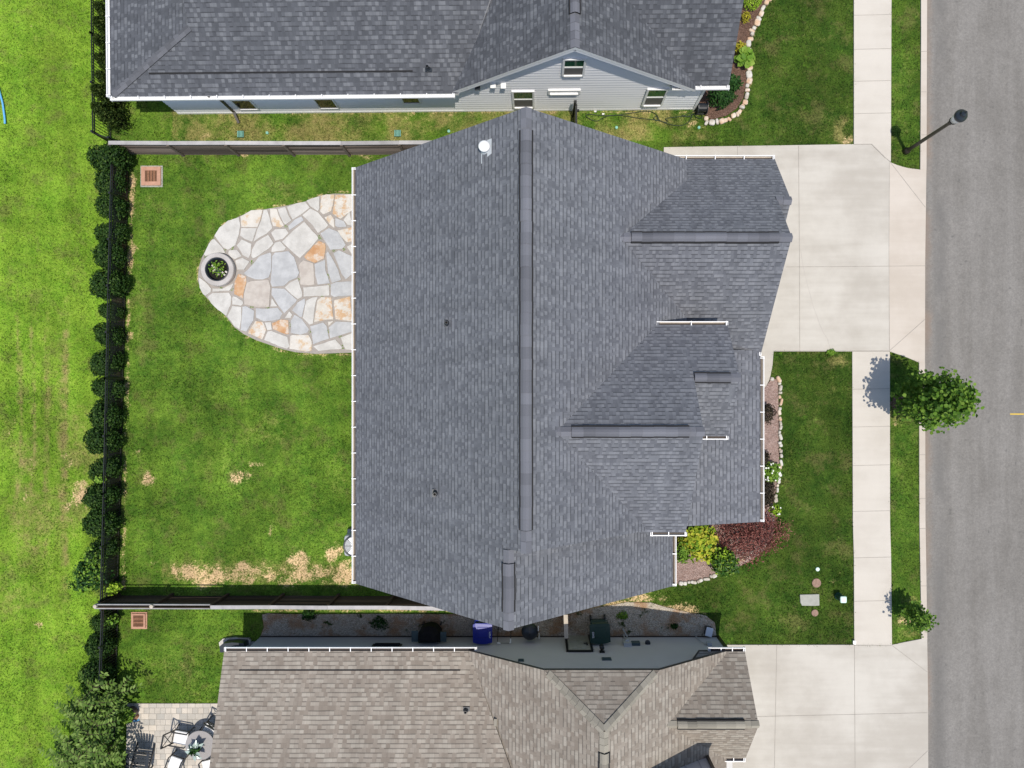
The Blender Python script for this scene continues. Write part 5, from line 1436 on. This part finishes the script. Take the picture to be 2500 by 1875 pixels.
# moss tufts in the patio joints
# drains
def drain(u0, v0, u1, v1, label, frame, rim=True, bars=11, rows=2):
    c = W((u0+u1)/2, (v0+v1)/2); w = (u1-u0)/65.; d = (v1-v0)/65.
    root = tag(empty('storm_drain', tuple(c)), label, 'drain'); t = w*(.17 if rim else .09)
    mb = MB()
    mb.box((0,0,-.02), (w,d,.10), mi=1 if rim else 0)
    for s in (-1,1):
        mb.box((s*(w-.10-t)/2,0,.045), (t,d-.10,.08)); mb.box((0,s*(d-.10-t)/2,.0445), (w-.10-2*t,t,.078))
    iw, idp = w-.10-2*t, d-.10-2*t
    mb.box((0,0,.034), (iw,idp,.008), mi=2)
    mb.build('frame', [frame, M['slab_grey'], M['pit']], root)
    gb = MB()
    for i in range(bars): gb.box((0 if rim else -iw/2+iw*(i+.5)/bars, -idp/2+idp*(i+.5)/bars if rim else 0, .062), (iw,idp/bars*.38,.02) if rim else (iw/bars*.38,idp,.02))
    for i in range(1, rows+2):
        f = i/(rows+2)
        gb.box((-iw/2+iw*f if rim else 0, 0 if rim else -idp/2+idp*f, .058), (.035,idp,.016) if rim else (iw,.03,.016))
    gb.build('grate', M['rust'], root)
drain(344,405,398,457, 'square rusty storm drain with pale concrete rim below the weathered board fence', M['terracotta'])
drain(321,1494,360,1535, 'square clay-coloured storm drain without rim just below the dark board fence', M['terracotta'], rim=False, bars=10, rows=1)
for u, v, lb in ((588,328,'small pale green square drain grate above the board fence, left one'), (971,326,'small pale green square drain grate above the board fence, right one nearer the gable tip')):
    c = W(u, v); mb = MB(); mb.box((0,0,.015), (.25,.25,.04))
    for k in range(5): mb.box((-.10+.05*k,0,.042), (.022,.23,.014), mi=1)
    tag(mb.build('drain_grate', [M['util_green'], M['mint']], loc=c), lb, 'drain', 'small pale green drain grates')
for u, v, lb in ((653,325,'mint green cleanout cap in the grass strip beside the left drain grate'), (1096,321,'mint green cleanout cap touching the upper left roof edge of the blue-grey house'),
                 (1505,312,'mint green cleanout cap below the loops of the garden hose'), (1706,312,'mint green cleanout cap beside the cream edging stones')):
    c = W(u, v); mb = MB(); mb.lathe([(.055,-.03),(.055,.05),(.045,.06),(.02,.062),(.018,.075),(.001,.076)], (0,0,0), 16)
    tag(mb.build('cleanout_cap', M['mint'], loc=c, smooth=False), lb, 'pipe cap', 'mint cleanout caps in the side strip')
# garden hose
def smooth_path(pts, k=5):
    P = [Vector(p) for p in pts]; out = []
    for i in range(len(P)-1):
        a, b, c, d = P[max(i-1,0)], P[i], P[i+1], P[min(i+2,len(P)-1)]
        for j in range(k):
            t = j/k; out.append(.5*((2*b)+(c-a)*t+(2*a-5*b+4*c-d)*t*t+(3*b-a-3*c+d)*t**3))
    out.append(P[-1]); return out
hz = 480/2212
hp = [(1990,185),(1900,195),(1780,245),(1600,270),(1610,300),(1590,315),(1480,290),(1300,270),(1070,235),(900,240),(730,225),(695,245),(760,290),(820,300),(880,270),(940,245),(1040,235),(1200,212),(1380,190),(1470,215),(1510,270),(1490,300),(1460,270),(1490,245),(1520,290),(1640,340),(1760,352),(1840,320),(1885,255),(1880,225),(1840,250),(1780,235),(1800,250),(1880,250),(1900,215),(1940,260),(1990,268),(2005,240),(1975,200)]
path = [W(1280+x*hz, 230+y*hz, .055+.012*(i % 3)) for i, (x, y) in enumerate(hp)]
tag(MB().tube(smooth_path(path), .0135, 6).build('garden_hose', M['hose_green'], smooth=True), 'dark green garden hose looped on the grass below the pale siding wall', 'hose')
c = W(1710,270); hr = tag(empty('hose_reel', (c.x, c.y, 0)), 'black hose reel at the right foot of the pale siding wall', 'hose reel')
mb = MB(); mb.tube([(-.16,0,.3),(.16,0,.3)], .16, 14); mb.build('drum', M['black_metal'], hr)
MB().tube([(-.18,0,.3),(-.16,0,.3)], .24, 16).tube([(.16,0,.3),(.18,0,.3)], .24, 16).build('flange', M['charcoal'], hr)
MB().box((0,.14,.03), (.42,.06,.06)).box((0,-.14,.03), (.42,.06,.06)).bar((-.2,-.16,.02), (-.2,0,.32), .03).bar((.2,-.16,.02), (.2,0,.32), .03).build('stand', M['black_metal'], hr)
for u, v, lb in ((1472,280,'white plastic piece lying on the hose near the black gate'),(1453,273.5,'tiny white scrap under the pale wall, between the gate and the hose')):
    c = W(u, v); tag(MB().box((0,0,.05), (.08,.05,.06)).box((.03,0,.09), (.03,.03,.03)).build('plastic_scrap', M['white'], loc=c), lb, 'litter')
# pale blue pipe in the meadow
bp = smooth_path([W(x, y, .07) for x, y in ((-6,205),(1,232),(6,250),(9,270),(11.5,290),(12,302))])
tag(MB().tube(bp, .035, 8).build('water_pipe', M['hose_blue'], smooth=True), 'light blue curved pipe lying in the meadow at the left edge', 'pipe')
# street lamp
c = W(2211.5, 370); lp = tag(empty('street_lamp', (c.x, c.y, 0)), 'black post street lamp with a dark round cap in the grass verge by the driveway', 'street lamp')
MB().lathe([(.125,-.05),(.125,.12),(.10,.20),(.075,.24),(.072,.30),(.066,1.0),(.058,2.95),(.074,2.96),(.074,3.05),(.058,3.07),(.058,3.12)], (0,0,0), 18).build('pole', M['bronze'], lp, smooth=True)
MB().lathe([(.06,3.08),(.10,3.10),(.135,3.17),(.125,3.22)], (0,0,0), 18).build('collar', M['bronze'], lp, smooth=True)
MB().lathe([(.115,3.21),(.15,3.36),(.185,3.58),(.185,3.62)], (0,0,0), 22).build('globe', M['diffuser'], lp, smooth=True)
MB().lathe([(.205,3.58),(.212,3.62),(.200,3.68),(.17,3.73),(.115,3.77),(.105,3.80),(.112,3.83),(.085,3.87),(.045,3.90),(.03,3.93),(.028,3.97),(.001,4.0)], (0,0,0), 26).build('cap', M['charcoal'], lp, smooth=True)
# front lawn utilities
c = W(1976,1464); mb = MB(); mb.prism([(W(x,y).x-c.x, W(x,y).y-c.y) for x, y in ((1952,1451),(1998.5,1450),(1999,1477),(1988,1478),(1957,1477.5),(1953,1470))], -.05, .06)
o = tag(mb.build('utility_slab', M['slab_grey'], loc=c), 'pale cracked rectangular concrete slab in the front lawn', 'slab')
for u, v, r, lb in ((1993,1423,.17,'larger worn round meter lid above the pale slab in the lawn'),(1989,1496,.13,'smaller reddish round lid below the pale slab in the lawn')):
    c = W(u, v); mb = MB(); mb.lathe([(r,-.04),(r,.025),(r*.9,.035),(r*.6,.03),(.001,.032)], (0,0,0), 20)
    tag(mb.build('meter_lid', M['brown_disc'], loc=c), lb, 'lid')
c = W(1995,1389); tag(MB().lathe([(.075,-.05),(.075,.06),(.06,.075),(.001,.077)], (0,0,0), 16).box((0,0,.08), (.09,.02,.012)).build('cleanout_cap', M['pale_green'], loc=c), 'small white round cap above the worn lid in the front lawn', 'pipe cap')
c = W(2046,1455); up = tag(empty('utility_pedestal', (c.x, c.y, 0)), 'green utility pedestal with a pale cap beside the sidewalk', 'pedestal')
MB().lathe([(.14,-.05),(.14,.06),(.125,.08),(.125,.44)], (0,0,0), 18).build('base', M['util_green'], up)
MB().box((0,0,.485), (.24,.25,.10)).build('cap', M['pale_green'], up, bevel=.045)
c = W(2083,1566); tag(MB().box((0,0,.06), (.10,.13,.12)).box((0,0,.125), (.08,.11,.012)).build('marker_post', M['steel'], loc=c), 'tiny grey marker at the corner of lawn, sidewalk and lower driveway', 'marker')
c = W(1816,69.0)
# air conditioners
def ac_unit(loc, label, w=.78, h=.82, rz=0, light=False):
    root = tag(empty('air_conditioner', tuple(loc), rz), label, 'air conditioner')
    MB().box((0,0,.03), (w+.14,w+.14,.10)).build('pad', M['slab_grey'], root, bevel=.02)
    mb = MB(); mb.box((0,0,.08+h/2), (w,w,h)); mb.build('cabinet', M['ac_grey'], root, bevel=.11)
    gr = MB(); z = h+.085
    for k in range(7): gr.lathe([(.04+.048*k,z),(.04+.048*k,z+.012),(.046+.048*k,z+.012),(.046+.048*k,z)], (0,0,0), 28, 0, False)
    for k in range(4): a = k*math.pi/4; gr.bar((-.34*math.cos(a),-.34*math.sin(a),z+.012), (.34*math.cos(a),.34*math.sin(a),z+.012), .012)
    gr.build('fan_grille', M['charcoal'], root)
    MB().lathe([(.345,z-.006),(.35,z+.006),(.39,z+.02),(.40,z+.004)], (0,0,0), 30, 0, False).lathe([(.345,z+.002),(.001,z+.002)], (0,0,0), 30, 1, False).build('fan_ring', [M['charcoal'], M['ac_grey']], root, smooth=True)
    for k in range(3):
        a = k*2.094; MB().box((.17*math.cos(a),.17*math.sin(a),z+.006), (.30,.12,.005), rz=a).build('fan_blade', M['steel'], root)
    return root
ac_unit(W(879,1321), 'pale grey air conditioner half hidden under the long left gutter of the middle house')
c = W(884,1291); tag(MB().box((0,0,.4), (.42,.30,.8)).box((0,0,.81), (.36,.25,.03), mi=1).build('utility_cabinet', [M['charcoal'], M['teal']], loc=c, bevel=.02), 'dark small cabinet right behind the half hidden air conditioner', 'cabinet')
ac_unit(W(594,1594), 'pale grey air conditioner under the left eave corner of the tan house', w=.74, h=.78)
c = W(580,1568); root = tag(empty('utility_tub', tuple(c)), 'dark curved tub with pale rim above the tan roof corner', 'tub')
mb = MB(); mb.prism([(-.62,-.22),(-.66,.02),(-.52,.16),(-.1,.21),(.45,.18),(.52,.10),(.5,-.22)], .0, .10); mb.build('pad', M['edge_pale'], root)
mb = MB(); mb.prism([(-.44,-.20),(-.46,.02),(-.34,.12),(.0,.165),(.42,.14),(.46,.06),(.45,-.20)], .09, .52); mb.build('tub_body', M['charcoal'], root)
# wheeled bins
def bin_(loc, mat, label, rz, glyph, w=.66, d=.62):
    root = tag(empty('wheeled_bin', tuple(loc), rz), label, 'bin')
    b = MB(); b.add([(-w*.36,-d*.34,.06),(w*.36,-d*.34,.06),(w*.36,d*.36,.06),(-w*.36,d*.36,.06),(-w*.5,-d*.5,1.0),(w*.5,-d*.5,1.0),(w*.5,d*.5,1.0),(-w*.5,d*.5,1.0)],
        [(3,2,1,0),(0,1,5,4),(1,2,6,5),(2,3,7,6),(3,0,4,7)]); b.build('bin_body', mat, root, bevel=.03)
    l = MB(); pts = []
    for k in range(9):
        t = -1+2*k/8; pts.append((t*(w*.5+.02), -d*.5-.05-.06*(1-t*t)))
    l.prism(pts+[(w*.5+.02,d*.5-.02),(w*.4,d*.5+.03),(-w*.4,d*.5+.03),(-w*.5-.02,d*.5-.02)], 1.0, 1.05, zt=lambda x, y: 1.07-.10*x*x)
    l.box((0,.02,1.075), (w*.55,d*.6,.02)); lid = l.build('lid', mat, root, bevel=.012)
    MB().tube([(-w*.42,d*.5+.02,.98),(-w*.42,d*.5+.12,1.02),(w*.42,d*.5+.12,1.02),(w*.42,d*.5+.02,.98)], .018, 8).build('handle', mat, root)
    for s in (-1,1): MB().tube([(s*(w*.38)-.03,d*.42,.12),(s*(w*.38)+.03,d*.42,.12)], .12, 16).build('wheel', M['black_metal'], root)
    g = MB()
    for x0, y0, x1, y1 in glyph: g.bar((x0,y0,1.10), (x1,y1,1.10), .016, .010)
    g.build('printed_mark', M['marking'], lid)
    return root
gl1 = [(.25,-.15,.25,.02),(.25,.02,.28,.05),(.28,.05,.30,.03),(.25,-.15,.28,-.18),(.28,-.18,.30,-.16),(.29,-.10,.29,-.01)]
bin_(W(1183,1522.5), M['blue_bin'], 'dark blue wheeled bin against the shaded grey wall', 0.0, gl1)
gl2 = [(-.27,-.16,-.27,.06),(-.23,-.16,-.23,.06),(-.27,-.02,-.23,-.08),(-.27,-.08,-.23,-.02),(-.29,.03,-.21,.03),(-.29,-.12,-.21,-.12)]
bin_(W(1459,1523), M['green_bin'], 'dark green wheeled bin beside the grey side door', 0.05, gl2, w=.70, d=.60)
# grill under a black cover
c = W(1057,1531); gr = tag(empty('covered_grill', (c.x, c.y, 0)), 'grill under a black cover with grey-teal side shelves in the alley', 'grill')
mb = MB(); pr = [(-.42,-.28),(-.40,.10),(-.25,.27),(.0,.33),(.22,.27),(.38,.08),(.40,-.26)]
mb.prism(pr, .35, .95); mb.add([(x*.96,y*.96,.95) for x, y in pr]+[(x*.70,y*.62-.02,1.14) for x, y in pr], [(i,(i+1) % 7,7+(i+1) % 7,7+i) for i in range(7)]+[tuple(range(7,14))]); mb.build('cover', M['black_cloth'], gr, bevel=.03)
MB().box((-.54,-.06,.86), (.24,.40,.04)).build('side_shelf', M['teal'], gr); MB().box((.50,-.08,.86), (.22,.36,.04)).build('side_shelf', M['teal'], gr)
for sx in (-1,1):
    for sy in (-1,1): MB().box((sx*.33,sy*.2,.18), (.05,.05,.36)).build('leg', M['black_metal'], gr)
# lawn mower and hose barrel in the dark alley
c = W(1233,1522); mw_ = tag(empty('lawn_mower', (c.x, c.y, 0)), 'black lawn mower with white handle grips half under the blue-grey gable tip', 'lawn mower')
MB().box((0,.28,.17), (.50,.70,.16)).box((0,.35,.30), (.26,.30,.14)).build('deck', M['black_metal'], mw_, bevel=.03)
for sx in (-1,1):
    for y in (.02,.55): MB().tube([(sx*.28-.03,y,.1),(sx*.28+.03,y,.1)], .1, 14).build('wheel', M['charcoal'], mw_)
MB().tube([(-.24,.0,.25),(-.24,-.42,.95),(.24,-.42,.95),(.24,.0,.25)], .014, 8).build('handle', M['black_metal'], mw_)
MB().tube([(-.24,-.40,.98),(-.12,-.42,.98)], .024, 8).build('grip', M['white'], mw_); MB().tube([(.20,-.40,.98),(.24,-.40,.98),(.24,-.30,.84)], .022, 8).build('grip', M['white'], mw_)
c = W(1294,1527); kb = tag(empty('kettle_grill', (c.x, c.y, 0)), 'round black kettle grill against the shaded wall, left of the short wooden fence', 'grill')
MB().lathe([(.05,.42),(.22,.50),(.30,.66),(.305,.70)], (0,0,0), 24).build('bowl', M['black_metal'], kb, smooth=True)
MB().lathe([(.31,.70),(.29,.80),(.20,.92),(.06,.97),(.001,.975)], (0,0,0), 24, 0, False).build('lid', M['charcoal'], kb, smooth=True)
MB().lathe([(.03,.97),(.03,1.03),(.001,1.04)], (0,0,0), 10).build('knob', M['black_metal'], kb)
for k in range(3): a = k*2.09+.5; MB().bar((.2*math.cos(a),.2*math.sin(a),.5), (.32*math.cos(a),.32*math.sin(a),0), .025).build('leg', M['steel'], kb)
MB().bar((.31,.05,.8), (.31,.2,.7), .03).build('handle', M['white'], kb)
c = W(1316,1546); tag(MB().lathe([(.03,0),(.03,.5),(.018,.5),(.018,.62)], (0,0,0), 10).build('spray_bottle', M['white'], loc=c), 'thin white bottle standing between kettle grill and short wooden fence', 'bottle')
c = W(1727,1537); bx = MB(); bx.box((0,0,.14), (.24,.31,.28), rz=-.22, mi=1); bx.box((0,0,.295), (.26,.335,.03), rz=-.22)
tag(bx.build('storage_box', [M['marking'], M['charcoal']], loc=c, bevel=.02), 'small white-lidded box on gravel at the right corner of the shaded wall', 'box')
# ---------------------------------------------------------------- patio furniture
c = W(510, 1797); tb = tag(empty('round_table', (c.x, c.y, .03)), 'round grey patio table beside the tan roof edge', 'table')
MB().lathe([(.52,.68),(.535,.69),(.535,.715),(.52,.72),(.001,.72)], (0,0,0), 44).build('table_top', M['table'] if 'table' in M else M['slab_grey'], tb)
for k in range(4): a = k*math.pi/2+.6; MB().bar((.36*math.cos(a),.36*math.sin(a),.69), (.42*math.cos(a),.42*math.sin(a),0), .04).build('leg', M['black_metal'], tb)
TT = Vector((c.x, c.y, .75))
pt = tag(empty('table_planter', (TT.x-.02, TT.y-.06, .75)), 'black planter of pale grey-green leaves standing on the round table', 'planter')
MB().lathe([(.07,0),(.11,.06),(.10,.20),(.06,.26),(.08,.30)], (0,0,0), 14).build('pot', M['black_metal'], pt, smooth=True)
r_ = np.random.default_rng(8); n = 16; a = r_.uniform(0,6.28,n)
leaf_mesh('foliage', np.stack([np.cos(a)*.05,np.sin(a)*.05,r_.uniform(.28,.42,n)],-1), np.tile([[0,0,1.]],(n,1)), r_.uniform(.22,.36,n), M['plate'], pt, seed=2, aspect=.42, jitter=.35, along=np.stack([np.cos(a),np.sin(a),np.full(n,.35)],-1))
n = 60; a = r_.uniform(0,6.28,n)
leaf_mesh('inner_foliage', np.stack([np.cos(a)*.07,np.sin(a)*.07,r_.uniform(.25,.42,n)],-1), np.tile([[0,0,1.]],(n,1)), r_.uniform(.10,.20,n), M['dark_leaf'], pt, seed=2, aspect=.5, jitter=.5)
def patio_chair(x, y, rz, label):
    """cushioned aluminium armchair facing +y in its own space, crossed back"""
    root = tag(empty('patio_chair', (x, y, .03), rz), label, 'chair', 'cushioned chairs around the round table')
    MB().box((0,.02,.43), (.47,.50,.09)).build('cushion', M['cushion'], root, bevel=.03)
    f = MB(); f.box((0,.02,.375), (.50,.53,.025))
    f.build('seat_frame', M['black_metal'], root)
    for sx in (-1,1):
        MB().bar((sx*.25,.27,0), (sx*.25,.27,.63), .032).build('leg', M['black_metal'], root)
        MB().bar((sx*.25,-.30,0), (sx*.25,-.22,.42), .032).build('leg', M['black_metal'], root)
        MB().bar((sx*.25,.29,.64), (sx*.25,-.28,.66), .045,.025).build('armrest', M['black_metal'], root)
    b = MB(); b.bar((-.25,-.22,.42), (-.25,-.42,.96), .034).bar((.25,-.22,.42), (.25,-.42,.96), .034).bar((-.26,-.42,.96), (.26,-.42,.96), .045).bar((-.25,-.25,.50), (.25,-.25,.50), .03)
    b.bar((-.24,-.26,.52), (.24,-.41,.94), .022).bar((.24,-.26,.52), (-.24,-.41,.94), .022)
    b.build('backrest', M['black_metal'], root)
    return root
def facing(px, py): 
    w = W(px, py, .45); d = Vector((TT.x, TT.y, 0))-Vector((w.x, w.y, 0)); return w.x, w.y, math.atan2(d.y, d.x)-math.pi/2
x, y, z = facing(441,1800); patio_chair(x, y, z, 'white cushioned chair on the upper left side of the round table')
x, y, z = facing(513,1783); patio_chair(x, y, z, 'white cushioned chair above the round table, half under the tan roof edge')
x, y, z = facing(428,1866); patio_chair(x, y, z+.55, 'white cushioned chair on the lower left of the round table at the bottom edge')
x, y, z = facing(512,1872); patio_chair(x, y, z, 'white cushioned chair mostly hidden by the tan roof, below the round table')
c = W(356, 1842); ad = tag(empty('slatted_chair', (c.x, c.y, .03), math.pi-.1), 'dark slatted fan-backed garden chair at the lower left of the paver patio', 'chair')
sl = MB()
for k in range(7):
    t = (k-3)/3; sl.bar((t*.20,-.20,.32), (t*.33,-.60,1.0-.10*t*t), .085,.018)
sl.build('backrest', M['charcoal'], ad)
st_ = MB()
for k in range(6): st_.bar((-.27,.36-.11*k,.42-.03*k), (.27,.36-.11*k,.42-.03*k), .085,.02)
st_.build('seat', M['charcoal'], ad)
for sx in (-1,1):
    MB().prism([(sx*.28,.42),(sx*.42,.40),(sx*.41,-.35),(sx*.32,-.40)], .56, .585).build('armrest', M['charcoal'], ad)
    MB().bar((sx*.33,.38,0), (sx*.33,.38,.56), .07,.03).build('leg', M['charcoal'], ad); MB().bar((sx*.33,-.45,0), (sx*.33,.38,.36), .03,.09).build('leg', M['charcoal'], ad)
c = W(326, 1736); pl = tag(empty('planter', (c.x, c.y, .03)), 'round dark planter of green leaves at the upper left corner of the paver patio', 'planter')
MB().lathe([(.18,0),(.22,.05),(.26,.34),(.28,.37),(.25,.37),(.24,.33),(.001,.32)], (0,0,0), 24).build('pot', M['pot'], pl, smooth=True)
p, d = shell_points(260, (.26,.26,.18), 5, .40, bottom=-.1); leaf_mesh('foliage', p, d+np.array([0,0,.6]), .09, M['hosta_leaf'], pl, seed=5)
c = W(337,1747); tag(MB().lathe([(.06,0),(.075,.10),(.06,.16),(.02,.18)], (0,0,0), 14).build('garden_ornament', M['rust'], loc=(c.x,c.y,.03), smooth=True), 'small reddish ornament on the pavers right beside the round planter', 'ornament')
c = W(334,1757.5); tag(MB().tube(smooth_path([(-.12,.02,.05),(0,-.02,.05),(.12,.03,.05)]), .03, 8).build('garden_toy', M['hose_blue'], loc=(c.x,c.y,.0), smooth=True), 'small blue thing lying below the reddish ornament on the pavers', 'toy')
